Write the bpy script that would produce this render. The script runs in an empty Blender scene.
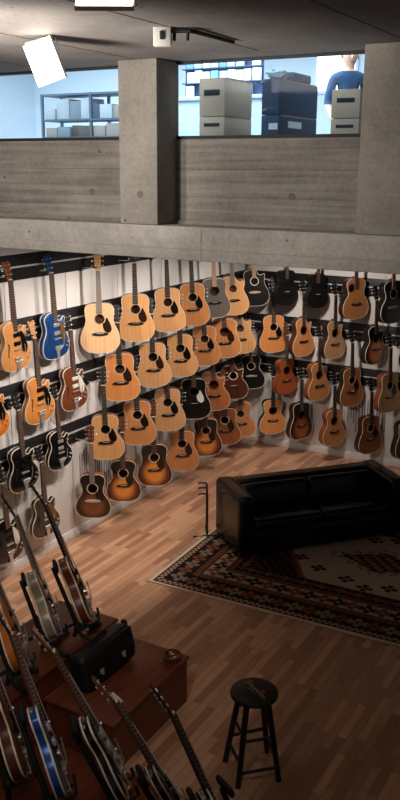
import bpy, bmesh, math, random
from mathutils import Vector, Matrix
random.seed(7)
S = bpy.context.scene
COL = S.collection
PI = math.pi
def rad(a): return a*PI/180

# ------------------------------------------------------------------ camera, world, lights, exposure
cam_d = bpy.data.cameras.new('camera'); cam = bpy.data.objects.new('camera', cam_d); COL.objects.link(cam)
cam_d.lens = 854.234/800*36; cam_d.sensor_width = 36; cam_d.sensor_fit = 'AUTO'; cam_d.clip_start = 0.05
PIT, YAW, ROL = 0.2664, -0.5214, -0.0061
fw = Vector((math.sin(YAW)*math.cos(PIT), math.cos(YAW)*math.cos(PIT), -math.sin(PIT)))
rt = Vector((math.cos(YAW), -math.sin(YAW), 0)); dn = fw.cross(rt)
rt, dn = math.cos(ROL)*rt+math.sin(ROL)*dn, -math.sin(ROL)*rt+math.cos(ROL)*dn
M = Matrix((rt, -dn, -fw)).transposed().to_4x4(); M.translation = Vector((5.6145, -11.09, 4.0))
cam.matrix_world = M
S.camera = cam
S.view_settings.view_transform = 'Standard'; S.view_settings.look = 'None'
S.view_settings.exposure = 0.0; S.view_settings.gamma = 1.0; S.view_settings.use_curve_mapping = False

W = bpy.data.worlds.new('world'); S.world = W; W.use_nodes = True
W.node_tree.nodes['Background'].inputs[0].default_value = (1.0, 0.91, 0.85, 1)
W.node_tree.nodes['Background'].inputs[1].default_value = 0.055

def aim(o, to): o.rotation_euler = (Vector(to)-o.location).to_track_quat('-Z', 'Y').to_euler()
def spot(name, loc, to, power, size, blend=0.6, col=(1, .9, .8), radius=.06):
    l = bpy.data.lights.new(name, 'SPOT'); l.energy = power; l.spot_size = rad(size); l.spot_blend = blend; l.color = col; l.shadow_soft_size = radius
    o = bpy.data.objects.new(name, l); COL.objects.link(o); o.location = loc; aim(o, to); return o
def area(name, loc, to, power, sx, sy, col=(1, .9, .8)):
    l = bpy.data.lights.new(name, 'AREA'); l.shape = 'RECTANGLE'; l.size = sx; l.size_y = sy; l.energy = power; l.color = col
    o = bpy.data.objects.new(name, l); COL.objects.link(o); o.location = loc; aim(o, to); return o
# spotlights under the slab, washing the guitar walls
WARM = (1, .90, .82)
spot('wall_spot', (1.9, -4.9, 3.2), (.1, -5.1, .2), 110, 62, .8, WARM)
spot('wall_spot', (1.9, -3.6, 3.2), (.3, -3.9, 0), 60, 60, .9, WARM)
spot('wall_spot', (1.75, -5.2, 3.2), (0, -4.9, 1.5), 118, 100, .7, WARM)
spot('wall_spot', (1.75, -4.0, 3.2), (0, -3.7, 1.4), 132, 100, .7, WARM)
spot('wall_spot', (1.55, -2.7, 3.2), (0, -2.3, 1.3), 92, 100, .7, WARM)
spot('wall_spot', (1.45, -1.5, 3.2), (0.1, -0.9, 1.2), 72, 100, .7, WARM)
spot('wall_spot', (1.5, -1.8, 3.2), (1.5, 0, 1.4), 105, 110, .8, WARM)
# ceiling lights of the front hall: on the concrete, on the ceiling; plus an added plinth fill
spot('beam_flood', (1.0, -8.7, 4.15), (0.9, -5.6, 3.85), 400, 56, .8, (1, .95, .90), .12)
spot('beam_flood', (1.6, -8.9, 4.15), (2.9, -5.6, 3.9), 350, 48, .9, (1, .95, .90), .12)
spot('ceiling_flood', (1.5, -8.3, 3.8), (1.9, -7.35, 4.75), 700, 74, .8, (1, .94, .88), .3)
spot('hall_flood', (5.4, -8.2, 4.6), (2.2, -5.9, 0.2), 26, 75, .9, (1, .86, .74), .2)
spot('plinth_fill', (3.9, -9.9, 4.55), (2.2, -7.0, .8), 150, 36, .8, (1, .90, .80), .1)  # added to brighten the plinth guitars, stands for no hall fixture
# daylight-cool room above
COOL = (.86, .94, 1)
area('shop_light', (-1.2, -1.6, 5.8), (-1.2, -1.6, 0), 540, 7.0, 2.8, COOL)
area('shop_light', (0.6, -4.5, 5.75), (0.3, 0.2, 4.4), 130, 5.0, .5, COOL)  # added fill facing the far wall, brightens the packets
area('shop_light', (-3.6, -3.6, 5.2), (2.5, -2.8, 4.5), 60, 1.0, 1.0, COOL)

# ------------------------------------------------------------------ materials
def lin(c): return tuple(((v/255)/12.92 if v/255 <= .04045 else ((v/255+.055)/1.055)**2.4) for v in c)+(1,)
MATS = {}
def nodes_of(name):
    m = bpy.data.materials.new(name); m.use_nodes = True
    nt = m.node_tree; return m, nt, nt.nodes['Principled BSDF']
def nd(nt, t, **kw):
    n = nt.nodes.new(t)
    for k, v in kw.items():
        if k in n.inputs: n.inputs[k].default_value = v
        else: setattr(n, k, v)
    return n
def flat(name, c, rough=.5, metal=0, noise=.06, emit=0, coat=0):
    key = ('flat', name)
    if key in MATS: return MATS[key]
    m, nt, p = nodes_of(name)
    tc = nd(nt, 'ShaderNodeTexCoord'); nz = nd(nt, 'ShaderNodeTexNoise', Scale=35.0, Detail=3.0)
    nt.links.new(tc.outputs['Object'], nz.inputs['Vector'])
    hs = nd(nt, 'ShaderNodeHueSaturation'); hs.inputs['Color'].default_value = lin(c)
    mr = nd(nt, 'ShaderNodeMapRange'); mr.inputs['To Min'].default_value = 1-noise*2; mr.inputs['To Max'].default_value = 1+noise*2
    nt.links.new(nz.outputs['Fac'], mr.inputs['Value']); nt.links.new(mr.outputs[0], hs.inputs['Value'])
    nt.links.new(hs.outputs[0], p.inputs['Base Color'])
    p.inputs['Roughness'].default_value = rough; p.inputs['Metallic'].default_value = metal
    if coat: p.inputs['Coat Weight'].default_value = coat; p.inputs['Coat Roughness'].default_value = .08
    if emit:
        p.inputs['Emission Color'].default_value = lin(c); p.inputs['Emission Strength'].default_value = emit
    MATS[key] = m; return m
def wood(name, c, dark=.78, rough=.32, sx=140.0, sz=2.0, coat=.25):
    """straight grain along local Z"""
    key = ('wood', name, c)
    if key in MATS: return MATS[key]
    m, nt, p = nodes_of(name)
    tc = nd(nt, 'ShaderNodeTexCoord'); mp = nd(nt, 'ShaderNodeMapping'); mp.inputs['Scale'].default_value = (sx, sx, sz)
    oi = nd(nt, 'ShaderNodeObjectInfo'); ad = nd(nt, 'ShaderNodeVectorMath', operation='ADD')
    nt.links.new(tc.outputs['Object'], mp.inputs['Vector']); nt.links.new(mp.outputs[0], ad.inputs[0]); nt.links.new(oi.outputs['Random'], ad.inputs[1])
    nz = nd(nt, 'ShaderNodeTexNoise', Scale=1.0, Detail=4.0); nt.links.new(ad.outputs[0], nz.inputs['Vector'])
    cr = nd(nt, 'ShaderNodeValToRGB'); a = lin(c); cr.color_ramp.elements[0].color = (a[0]*dark, a[1]*dark*.94, a[2]*dark*.88, 1); cr.color_ramp.elements[1].color = a
    cr.color_ramp.elements[0].position = .3; cr.color_ramp.elements[1].position = .65
    nt.links.new(nz.outputs['Fac'], cr.inputs[0]); nt.links.new(cr.outputs[0], p.inputs['Base Color'])
    p.inputs['Roughness'].default_value = rough; p.inputs['Coat Weight'].default_value = coat; p.inputs['Coat Roughness'].default_value = .12
    MATS[key] = m; return m
def burst(name, mid, edge, zc=.165, rx=.20, rz=.235, brown=(120, 52, 18)):
    """sunburst lacquer: amber heart, brown ring, dark rim"""
    key = ('burst', name)
    if key in MATS: return MATS[key]
    m, nt, p = nodes_of(name)
    tc = nd(nt, 'ShaderNodeTexCoord'); mp = nd(nt, 'ShaderNodeMapping')
    mp.inputs['Location'].default_value = (0, 0, -zc/rz); mp.inputs['Scale'].default_value = (1/rx, 0, 1/rz)
    ln = nd(nt, 'ShaderNodeVectorMath', operation='LENGTH'); nt.links.new(tc.outputs['Object'], mp.inputs[0]); nt.links.new(mp.outputs[0], ln.inputs[0])
    cr = nd(nt, 'ShaderNodeValToRGB'); e = cr.color_ramp.elements
    e[0].position = .45; e[0].color = lin(mid); e[1].position = .98; e[1].color = lin(edge)
    k = e.new(.75); k.color = lin(brown)
    mp2 = nd(nt, 'ShaderNodeMapping'); mp2.inputs['Scale'].default_value = (130, 130, 2); nz = nd(nt, 'ShaderNodeTexNoise', Scale=1.0)
    nt.links.new(tc.outputs['Object'], mp2.inputs[0]); nt.links.new(mp2.outputs[0], nz.inputs['Vector'])
    ml = nd(nt, 'ShaderNodeMath', operation='MULTIPLY_ADD'); ml.inputs[1].default_value = .12; nt.links.new(nz.outputs['Fac'], ml.inputs[0]); nt.links.new(ln.outputs['Value'], ml.inputs[2])
    nt.links.new(ml.outputs[0], cr.inputs[0]); nt.links.new(cr.outputs[0], p.inputs['Base Color'])
    p.inputs['Roughness'].default_value = .25; p.inputs['Coat Weight'].default_value = .5; p.inputs['Coat Roughness'].default_value = .08
    MATS[key] = m; return m
def sparkle(name, c, c2):
    key = ('spark', name)
    if key in MATS: return MATS[key]
    m, nt, p = nodes_of(name)
    tc = nd(nt, 'ShaderNodeTexCoord'); vo = nd(nt, 'ShaderNodeTexVoronoi', Scale=160.0); nt.links.new(tc.outputs['Object'], vo.inputs['Vector'])
    mx = nd(nt, 'ShaderNodeMix', data_type='RGBA'); mx.inputs[6].default_value = lin(c); mx.inputs[7].default_value = lin(c2)
    nt.links.new(vo.outputs['Color'], mx.inputs[0]); nt.links.new(mx.outputs[2], p.inputs['Base Color'])
    p.inputs['Metallic'].default_value = .35; p.inputs['Roughness'].default_value = .3; p.inputs['Coat Weight'].default_value = .5
    MATS[key] = m; return m
def concrete(name, c, boards=0.0, rough=.8):
    m, nt, p = nodes_of(name)
    tc = nd(nt, 'ShaderNodeTexCoord')
    n1 = nd(nt, 'ShaderNodeTexNoise', Scale=2.2, Detail=8.0, Roughness=.65); n2 = nd(nt, 'ShaderNodeTexNoise', Scale=38.0, Detail=4.0)
    mp = nd(nt, 'ShaderNodeMapping'); mp.inputs['Scale'].default_value = (.8, .8, 26); n3 = nd(nt, 'ShaderNodeTexNoise', Scale=1.0, Detail=5.0)
    nt.links.new(tc.outputs['Object'], mp.inputs[0]); nt.links.new(mp.outputs[0], n3.inputs['Vector'])
    for n in (n1, n2): nt.links.new(tc.outputs['Object'], n.inputs['Vector'])
    a = nd(nt, 'ShaderNodeMath', operation='MULTIPLY_ADD'); a.inputs[1].default_value = .45; a.inputs[2].default_value = 0; nt.links.new(n1.outputs['Fac'], a.inputs[0])
    b = nd(nt, 'ShaderNodeMath', operation='MULTIPLY_ADD'); b.inputs[1].default_value = .22; nt.links.new(n2.outputs['Fac'], b.inputs[0]); nt.links.new(a.outputs[0], b.inputs[2])
    d = nd(nt, 'ShaderNodeMath', operation='MULTIPLY_ADD'); d.inputs[1].default_value = boards; nt.links.new(n3.outputs['Fac'], d.inputs[0]); nt.links.new(b.outputs[0], d.inputs[2])
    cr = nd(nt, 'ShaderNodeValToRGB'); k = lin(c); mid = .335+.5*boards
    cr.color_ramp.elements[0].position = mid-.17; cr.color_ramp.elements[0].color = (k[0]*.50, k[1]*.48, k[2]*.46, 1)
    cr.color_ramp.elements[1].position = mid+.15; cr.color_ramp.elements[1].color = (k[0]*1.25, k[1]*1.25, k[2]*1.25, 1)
    nt.links.new(d.outputs[0], cr.inputs[0])
    # pin holes: few dark round pores
    vo = nd(nt, 'ShaderNodeTexVoronoi', Scale=5.5); nt.links.new(tc.outputs['Object'], vo.inputs['Vector'])
    lt = nd(nt, 'ShaderNodeMath', operation='LESS_THAN'); lt.inputs[1].default_value = .07; nt.links.new(vo.outputs['Distance'], lt.inputs[0])
    mx = nd(nt, 'ShaderNodeMix', data_type='RGBA'); mx.inputs[7].default_value = (k[0]*.4, k[1]*.38, k[2]*.36, 1)
    nt.links.new(lt.outputs[0], mx.inputs[0]); nt.links.new(cr.outputs[0], mx.inputs[6]); nt.links.new(mx.outputs[2], p.inputs['Base Color'])
    bp = nd(nt, 'ShaderNodeBump', Strength=.25, Distance=.01); nt.links.new(d.outputs[0], bp.inputs['Height']); nt.links.new(bp.outputs[0], p.inputs['Normal'])
    p.inputs['Roughness'].default_value = rough
    return m
def parquet():
    m, nt, p = nodes_of('oak_strip_parquet')
    tc = nd(nt, 'ShaderNodeTexCoord'); mp = nd(nt, 'ShaderNodeMapping'); mp.inputs['Rotation'].default_value = (0, 0, PI/2)
    nt.links.new(tc.outputs['Object'], mp.inputs[0])
    br = nd(nt, 'ShaderNodeTexBrick'); br.offset = .37; br.offset_frequency = 2; br.squash = 1.3; br.squash_frequency = 3
    br.inputs['Scale'].default_value = 1; br.inputs['Brick Width'].default_value = .46; br.inputs['Row Height'].default_value = .066
    br.inputs['Mortar Size'].default_value = .0012; br.inputs['Mortar Smooth'].default_value = .2; br.inputs['Bias'].default_value = 0
    br.inputs['Color1'].default_value = lin((208, 160, 126)); br.inputs['Color2'].default_value = lin((154, 110, 82)); br.inputs['Mortar'].default_value = lin((72, 46, 32))
    nt.links.new(mp.outputs[0], br.inputs['Vector'])
    mp2 = nd(nt, 'ShaderNodeMapping'); mp2.inputs['Scale'].default_value = (70, 3.5, 1); nz = nd(nt, 'ShaderNodeTexNoise', Scale=1.0, Detail=5.0)
    nt.links.new(tc.outputs['Object'], mp2.inputs[0]); nt.links.new(mp2.outputs[0], nz.inputs['Vector'])
    hs = nd(nt, 'ShaderNodeHueSaturation'); mr = nd(nt, 'ShaderNodeMapRange'); mr.inputs['To Min'].default_value = .78; mr.inputs['To Max'].default_value = 1.2
    nt.links.new(nz.outputs['Fac'], mr.inputs[0]); nt.links.new(mr.outputs[0], hs.inputs['Value']); nt.links.new(br.outputs['Color'], hs.inputs['Color'])
    nt.links.new(hs.outputs[0], p.inputs['Base Color']); p.inputs['Roughness'].default_value = .42
    return m
def glass_mat():
    m = bpy.data.materials.new('window_glass'); m.use_nodes = True; nt = m.node_tree; nt.nodes.clear()
    out = nd(nt, 'ShaderNodeOutputMaterial'); tr = nd(nt, 'ShaderNodeBsdfTransparent'); tr.inputs[0].default_value = (.86, .94, 1, 1)
    gl = nd(nt, 'ShaderNodeBsdfGlossy'); gl.inputs['Roughness'].default_value = .02
    fr = nd(nt, 'ShaderNodeFresnel', IOR=1.45); ms = nd(nt, 'ShaderNodeMixShader')
    nt.links.new(fr.outputs[0], ms.inputs[0]); nt.links.new(tr.outputs[0], ms.inputs[1]); nt.links.new(gl.outputs[0], ms.inputs[2]); nt.links.new(ms.outputs[0], out.inputs[0])
    return m
def leather(name, c, rough=.34):
    m, nt, p = nodes_of(name)
    tc = nd(nt, 'ShaderNodeTexCoord'); vo = nd(nt, 'ShaderNodeTexNoise', Scale=14.0, Detail=5.0); nt.links.new(tc.outputs['Object'], vo.inputs['Vector'])
    bp = nd(nt, 'ShaderNodeBump', Strength=.22, Distance=.02); nt.links.new(vo.outputs['Fac'], bp.inputs['Height']); nt.links.new(bp.outputs[0], p.inputs['Normal'])
    p.inputs['Base Color'].default_value = lin(c); p.inputs['Roughness'].default_value = rough
    return m

# ------------------------------------------------------------------ mesh helpers
class MB:
    def __init__(s): s.bm = bmesh.new()
    def box(s, c, d, rot=None, bev=0, seg=2):
        r = bmesh.ops.create_cube(s.bm, size=1); vs = r['verts']
        for v in vs: v.co = Vector((v.co.x*d[0], v.co.y*d[1], v.co.z*d[2]))
        if bev:
            es = list({e for v in vs for e in v.link_edges})
            g = bmesh.ops.bevel(s.bm, geom=es, offset=bev, segments=seg, profile=.5, affect='EDGES'); vs = list({v for f in g['faces'] for v in f.verts} | {v for v in vs if v.is_valid})
        for v in vs:
            if rot: v.co = rot @ v.co
            v.co += Vector(c)
        return s
    def cyl(s, a, b, r0, r1=None, n=12, caps=True):
        a, b = Vector(a), Vector(b); r1 = r0 if r1 is None else r1
        q = (b-a).to_track_quat('Z', 'Y'); A = []; B = []
        for i in range(n):
            t = 2*PI*i/n; k = Vector((math.cos(t), math.sin(t), 0))
            A.append(s.bm.verts.new(a+q@(k*r0))); B.append(s.bm.verts.new(b+q@(k*r1)))
        for i in range(n): s.bm.faces.new((A[i], A[(i+1) % n], B[(i+1) % n], B[i]))
        if caps: s.bm.faces.new(A[::-1]); s.bm.faces.new(B)
        return s
    def tube(s, pts, r, n=8):
        pts = [Vector(p) for p in pts]; rings = []
        for i, p in enumerate(pts):
            t = (pts[min(i+1, len(pts)-1)]-pts[max(i-1, 0)]).normalized(); q = t.to_track_quat('Z', 'Y')
            rr = r[i] if isinstance(r, (list, tuple)) else r
            rings.append([s.bm.verts.new(p+q@Vector((math.cos(2*PI*k/n)*rr, math.sin(2*PI*k/n)*rr, 0))) for k in range(n)])
        for A, B in zip(rings, rings[1:]):
            o = min(range(n), key=lambda k: (B[k].co-A[0].co).length)
            for k in range(n): s.bm.faces.new((A[k], A[(k+1) % n], B[(k+1+o) % n], B[(k+o) % n]))
        s.bm.faces.new(rings[0][::-1]); s.bm.faces.new(rings[-1]); return s
    def lathe(s, prof, n=24, c=(0, 0, 0)):
        rings = []
        for r, z in prof: rings.append([s.bm.verts.new((c[0]+r*math.cos(2*PI*k/n), c[1]+r*math.sin(2*PI*k/n), c[2]+z)) for k in range(n)])
        for A, B in zip(rings, rings[1:]):
            for k in range(n): s.bm.faces.new((A[k], A[(k+1) % n], B[(k+1) % n], B[k]))
        s.bm.faces.new(rings[0][::-1]); s.bm.faces.new(rings[-1]); return s
    def prism(s, poly, y0, y1):
        """poly in XZ, extruded along Y"""
        A = [s.bm.verts.new((x, y0, z)) for x, z in poly]; B = [s.bm.verts.new((x, y1, z)) for x, z in poly]; n = len(poly)
        for i in range(n): s.bm.faces.new((A[i], A[(i+1) % n], B[(i+1) % n], B[i]))
        s.bm.faces.new(A[::-1]); s.bm.faces.new(B); return s
    def ball(s, c, r, sc=(1, 1, 1), u=12, v=8):
        g = bmesh.ops.create_uvsphere(s.bm, u_segments=u, v_segments=v, radius=r)
        for w in g['verts']: w.co = Vector((w.co.x*sc[0], w.co.y*sc[1], w.co.z*sc[2]))+Vector(c)
        return s
    def mesh(s, name, smooth=35):
        bmesh.ops.recalc_face_normals(s.bm, faces=s.bm.faces)
        me = bpy.data.meshes.new(name); s.bm.to_mesh(me); s.bm.free()
        if smooth:
            me.shade_smooth(); me.set_sharp_from_angle(angle=rad(smooth))
        me.materials.append(None); return me
    def obj(s, name, m, parent=None, smooth=35): return put(name, s.mesh(name, smooth), m, parent)
def put(name, me, m, parent=None, label=None):
    o = bpy.data.objects.new(name, me); COL.objects.link(o)
    if m:
        if not me.materials: me.materials.append(None)
        o.material_slots[0].link = 'OBJECT'; o.material_slots[0].material = m
    if parent: o.parent = parent
    if label: o['label'] = label
    return o
def tag(o, label, cat, group=None):
    o['label'] = label; o['category'] = cat
    if group: o['group'] = group
    return o
def thing(name, label, cat, loc=(0, 0, 0), rz=0, group=None):
    o = bpy.data.objects.new(name, None); COL.objects.link(o); o.empty_display_size = .05
    o.location = loc; o.rotation_euler = (0, 0, rz); return tag(o, label, cat, group)
def struct(o): o['kind'] = 'structure'; return o
def sbox(name, lo, hi, m, bev=0):
    c = [(a+b)/2 for a, b in zip(lo, hi)]; d = [b-a for a, b in zip(lo, hi)]
    o = MB().box((0, 0, 0), d, bev=bev).obj(name, m, None, 0 if not bev else 35); o.location = c; return struct(o)

# ------------------------------------------------------------------ the setting
M_wall = flat('white_wall_paint', (212, 207, 202), .75, noise=.02)
M_base = flat('white_skirting_paint', (214, 209, 203), .5, noise=.02)
M_floor = parquet()
M_conc = concrete('board_marked_concrete', (128, 121, 112), .6)
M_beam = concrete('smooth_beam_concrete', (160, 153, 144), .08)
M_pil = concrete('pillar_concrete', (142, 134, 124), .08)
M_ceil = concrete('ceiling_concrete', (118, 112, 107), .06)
M_glass = glass_mat()
M_black = flat('black_paint', (17, 17, 19), .5)
M_dark = flat('black_rubber', (12, 12, 13), .7)
M_alu = flat('brushed_aluminium', (205, 202, 198), .4, .35)
M_chrome = flat('chrome_plate', (222, 219, 214), .28, .75)
M_shopwall = flat('cool_white_shop_wall', (214, 222, 228), .8, noise=.02)

sbox('floor', (-0.3, -12.5, -.2), (9, .3, 0), M_floor)
sbox('wall_left', (-.3, -12.5, 0), (0, .3, 3.36), M_wall)
sbox('wall_back', (0, 0, 0), (9, .3, 3.36), M_wall)
sbox('baseboard_left', (0, -12.5, 0), (.03, -.03, .10), M_base, .006)
sbox('baseboard_back', (0, -.03, 0), (9, 0, .10), M_base, .006)
# shallow raised wall panels: their joints are the faint vertical seams
k = 0
for i in range(9):
    sbox('trim_%d' % (k+1), (0, -.45-.92*(i+1)+.006, .10), (.012, -.45-.92*i-.006, 3.2), M_wall, .003); k += 1
for i in range(7):
    sbox('trim_%d' % (k+1), (.25+.92*i+.006, -.012, .10), (.25+.92*(i+1)-.006, 0, 3.2), M_wall, .003); k += 1
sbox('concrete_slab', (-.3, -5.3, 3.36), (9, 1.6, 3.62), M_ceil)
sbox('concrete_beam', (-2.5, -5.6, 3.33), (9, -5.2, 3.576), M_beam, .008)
# wedge of spilled concrete along the foot of the parapet
mb = MB(); rr = random.Random(3); prev = None
xs = [-2.4+.06*i for i in range(190)]
ring = []
for x in xs:
    h = .018+.016*rr.random(); w = .02+.015*rr.random()
    ring.append([mb.bm.verts.new(v) for v in ((x, -5.325, 3.574), (x, -5.34-w, 3.574), (x, -5.342, 3.578+h))])
for A, B in zip(ring, ring[1:]):
    for q in range(3): mb.bm.faces.new((A[q], A[(q+1) % 3], B[(q+1) % 3], B[q]))
struct(mb.obj('trim_30', M_conc))
sbox('concrete_parapet', (-2.5, -5.33, 3.57), (9, -5.16, 4.20), M_conc)
sbox('concrete_pillar', (1.745, -5.6, 3.577), (2.085, -5.29, 4.75), M_pil, .01)
sbox('concrete_pillar', (3.635, -5.6, 3.577), (4.6, -5.29, 4.75), M_pil, .01)
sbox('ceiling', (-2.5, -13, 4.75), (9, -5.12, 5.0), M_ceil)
# dark pour joints and the round tie-hole plugs in the concrete
tie = flat('tie_plug_mortar', (104, 94, 86), .9)
for x, y, z in ((1.28, -5.33, 3.80), (1.93, -5.60, 3.80), (3.05, -5.33, 3.80)):
    m = MB().cyl((x, y+.01, z), (x, y-.004, z), .026, n=20); struct(m.obj('trim_31', tie))
crack = flat('dark_pour_joint', (52, 46, 42), .9)  # dark colour of the formwork joints in the ceiling
sbox('trim_32', (.2, -5.5995-.002, 3.41), (3.9, -5.5995, 3.413), flat('beam_joint', (126, 116, 108), .9))
sbox('trim_33', (2.46, -5.602, 3.33), (2.464, -5.599, 3.575), flat('beam_joint', (126, 116, 108), .9))
for z in (3.78, 3.98): sbox('trim_34', (2.085, -5.3315, z), (3.62, -5.3295, z+.004), flat('board_joint', (96, 86, 78), .9)); sbox('trim_35', (-1.5, -5.3315, z), (1.745, -5.3295, z+.004), flat('board_joint', (96, 86, 78), .9))
# faint formwork joints running across the hall ceiling, and the hall's left side
for k, x in enumerate((.9, 1.9, 2.9, 3.9)): sbox('trim_%d' % (40+k), (x, -12.9, 4.748), (x+.006, -5.62, 4.7505), crack)
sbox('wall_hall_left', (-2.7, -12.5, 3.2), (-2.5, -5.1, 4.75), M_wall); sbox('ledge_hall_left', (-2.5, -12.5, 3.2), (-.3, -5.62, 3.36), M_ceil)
# windows between hall and shop
def window(n, x0, x1, bars):
    w = bpy.data.objects.new('window_%d' % n, None); COL.objects.link(w); struct(w)
    fr = MB()
    fr.box(((x0+x1)/2, -5.30, 4.212), (x1-x0, .05, .024)); fr.box(((x0+x1)/2, -5.30, 4.745), (x1-x0, .05, .02))
    for b in bars: fr.box((b, -5.30, 4.47), (.03, .05, .54))
    fr.obj('window_frame', M_dark, w, 0)
    MB().box(((x0+x1)/2, -5.30, 4.475), (x1-x0, .012, .52)).obj('glass_pane', M_glass, w, 0)
window(1, -2.5, 1.745, (-1.2,)); window(2, 2.085, 3.635, ())

# shop room behind the windows
M_sfloor = flat('grey_shop_floor', (120, 120, 120), .6)
sbox('wall_shop_far', (-5, 1.4, 3.62), (9, 1.6, 6.0), M_shopwall)
sbox('wall_shop_left', (-5.2, -5.2, 3.36), (-5, 1.6, 6.0), M_shopwall)
sbox('wall_shop_right', (6.0, -5.1, 3.62), (6.2, 1.4, 6.0), M_shopwall)
sbox('ceiling_shop', (-5.2, -5.12, 5.9), (9, 1.6, 6.1), M_shopwall)
sbox('wall_shop_lintel', (-5.2, -5.18, 5.0), (9, -5.1, 5.95), M_shopwall)
sbox('floor_shop', (-5, -5.15, 3.62), (9, 1.4, 3.625), M_sfloor)
ww = bpy.data.objects.new('window_3', None); COL.objects.link(ww); struct(ww)
MB().box((.70, 1.385, 5.36), (.62, .01, .56)).obj('daylit_pane', flat('bright_daylit_pane', (236, 244, 255), .5, emit=2.2, noise=0), ww, 0)
mb = MB()
for x in (.38, 1.02): mb.box((x, 1.38, 5.36), (.04, .03, .62))
for z in (5.07, 5.65): mb.box((.70, 1.38, z), (.68, .03, .04))
mb.obj('window_frame', M_shopwall, ww, 0)

# ------------------------------------------------------------------ rails
def rail(wall, z0, z1, a, b, label):
    o = thing('hanging_rail', label, 'rail', (0, 0, z0), 0, 'black rails the wall guitars hang from')
    L = b-a; h = z1-z0; mb = MB(); tr = MB(); lip = MB(); c = (a+b)/2
    if wall == 'L':
        mb.box((.021, c, h/2), (.018, L, h), bev=.003); tr.box((.034, c, h*.52), (.012, L, .016)); lip.box((.033, c, h*.52-.03), (.008, L, .012))
    else:
        mb.box((c, -.021, h/2), (L, .018, h), bev=.003); tr.box((c, -.034, h*.52), (L, .012, .016)); lip.box((c, -.033, h*.52-.03), (L, .008, .012))
    mb.obj('rail_board', M_black, o); tr.obj('rail_track', M_alu, o); lip.obj('track_lip', M_dark, o)
RZ = [(2.945, 3.19), (2.335, 2.575), (1.715, 1.955), (1.10, 1.34)]
RN = ['topmost', 'second from the top', 'third from the top', 'lowest']
for (z0, z1), nm in zip(RZ, RN):
    rail('L', z0, z1, -9, -.035, 'black hanging rail with a metal track along the left wall, %s' % nm)
    rail('B', z0, z1, .035, 8.5, 'black hanging rail with a metal track along the back wall, %s' % nm)
# thin flat grey vertical bars set on the white wall
def bars(name, wall, a, b, z0, z1, seed, label):
    rr = random.Random(seed); mb = MB(); x = a
    while x < b:
        t = rr.random(); lo = z0+(z1-z0)*.45*rr.random(); hi = z1-(z1-z0)*.15*rr.random()
        if wall == 'B': mb.box((x, -.0135, (lo+hi)/2), (.014, .003, hi-lo))
        else: mb.box((.0135, x, (lo+hi)/2), (.003, .014, hi-lo))
        x += .034+.012*rr.random()
    o = mb.obj(name, flat('grey_bar_tone', (112, 108, 106), .7), None, 0); return tag(o, label, 'wall graphic')
bars('wall_bars', 'B', 1.66, 2.22, .33, .98, 5, 'grey vertical bar pattern on the white back wall')
bars('wall_bars', 'L', -4.0, -3.3, .30, .98, 6, 'grey vertical bar pattern on the left wall between the lowest sunburst guitars')

# ------------------------------------------------------------------ guitars
def catmull(P, n=5, closed=True):
    out = []; N = len(P)
    for i in range(N):
        p0, p1, p2, p3 = P[(i-1) % N], P[i], P[(i+1) % N], P[(i+2) % N]
        for k in range(n):
            t = k/n
            out.append(tuple(.5*((2*p1[j])+(-p0[j]+p2[j])*t+(2*p0[j]-5*p1[j]+4*p2[j]-p3[j])*t*t+(-p0[j]+3*p1[j]-3*p2[j]+p3[j])*t**3) for j in (0, 1)))
    return out
HALF = {
 'dread': [(.085, .005), (.15, .032), (.19, .085), (.199, .145), (.183, .22), (.152, .285), (.138, .335), (.143, .39), (.147, .435), (.132, .483), (.08, .506)],
 'aud': [(.085, .004), (.15, .03), (.188, .08), (.198, .135), (.182, .205), (.143, .265), (.12, .31), (.126, .365), (.142, .415), (.136, .465), (.085, .498)],
 'jumbo': [(.09, .004), (.165, .034), (.207, .09), (.216, .15), (.196, .22), (.152, .28), (.13, .325), (.138, .38), (.154, .43), (.145, .483), (.085, .516)],
 'parlor': [(.08, .004), (.145, .03), (.18, .078), (.188, .13), (.168, .2), (.128, .262), (.112, .31), (.12, .365), (.134, .41), (.126, .46), (.075, .49)],
 'arch': [(.085, .004), (.155, .03), (.193, .078), (.202, .135), (.184, .2), (.148, .255), (.131, .30), (.137, .35), (.15, .395), (.137, .44), (.08, .468)],
}
CUT = {
 'cut': ('aud', [(.085, .004), (.15, .03), (.188, .08), (.198, .135), (.182, .205), (.143, .265), (.12, .31), (.126, .36), (.14, .405), (.137, .44), (.116, .437), (.082, .425), (.05, .445), (.036, .485)]),
 'dcut': ('dread', [(.085, .005), (.15, .032), (.19, .085), (.199, .145), (.183, .22), (.152, .285), (.138, .335), (.143, .385), (.147, .42), (.14, .45), (.115, .445), (.082, .432), (.05, .455), (.036, .495)]),
 'single': ('arch', [(.085, .004), (.155, .03), (.193, .078), (.202, .135), (.184, .2), (.148, .255), (.131, .295), (.139, .335), (.15, .372), (.146, .405), (.12, .403), (.085, .375), (.052, .385), (.036, .425), (.034, .46)]),
}
TOP = {'dread': .508, 'aud': .503, 'jumbo': .521, 'parlor': .494, 'arch': .472}
def outline(shape):
    if shape in CUT: base, right = CUT[shape]
    else: base, right = shape, HALF[shape]
    P = [(0, 0)]+right
    if shape not in CUT: P.append((0, TOP[base]))
    else: P.append((0, TOP[base]-.002))
    P += [(-x, z) for x, z in reversed(HALF[base])]
    return catmull(P)
def offs(poly, d):
    n = len(poly); out = []
    for i in range(n):
        a, b = Vector(poly[i-1]), Vector(poly[(i+1) % n]); t = (b-a).normalized(); out.append((poly[i][0]-t.y*d, poly[i][1]+t.x*d))   # CCW: inward for d>0
    return out
MESH = {}
def cached(key, fn):
    if key not in MESH: MESH[key] = fn()
    return MESH[key]
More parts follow.
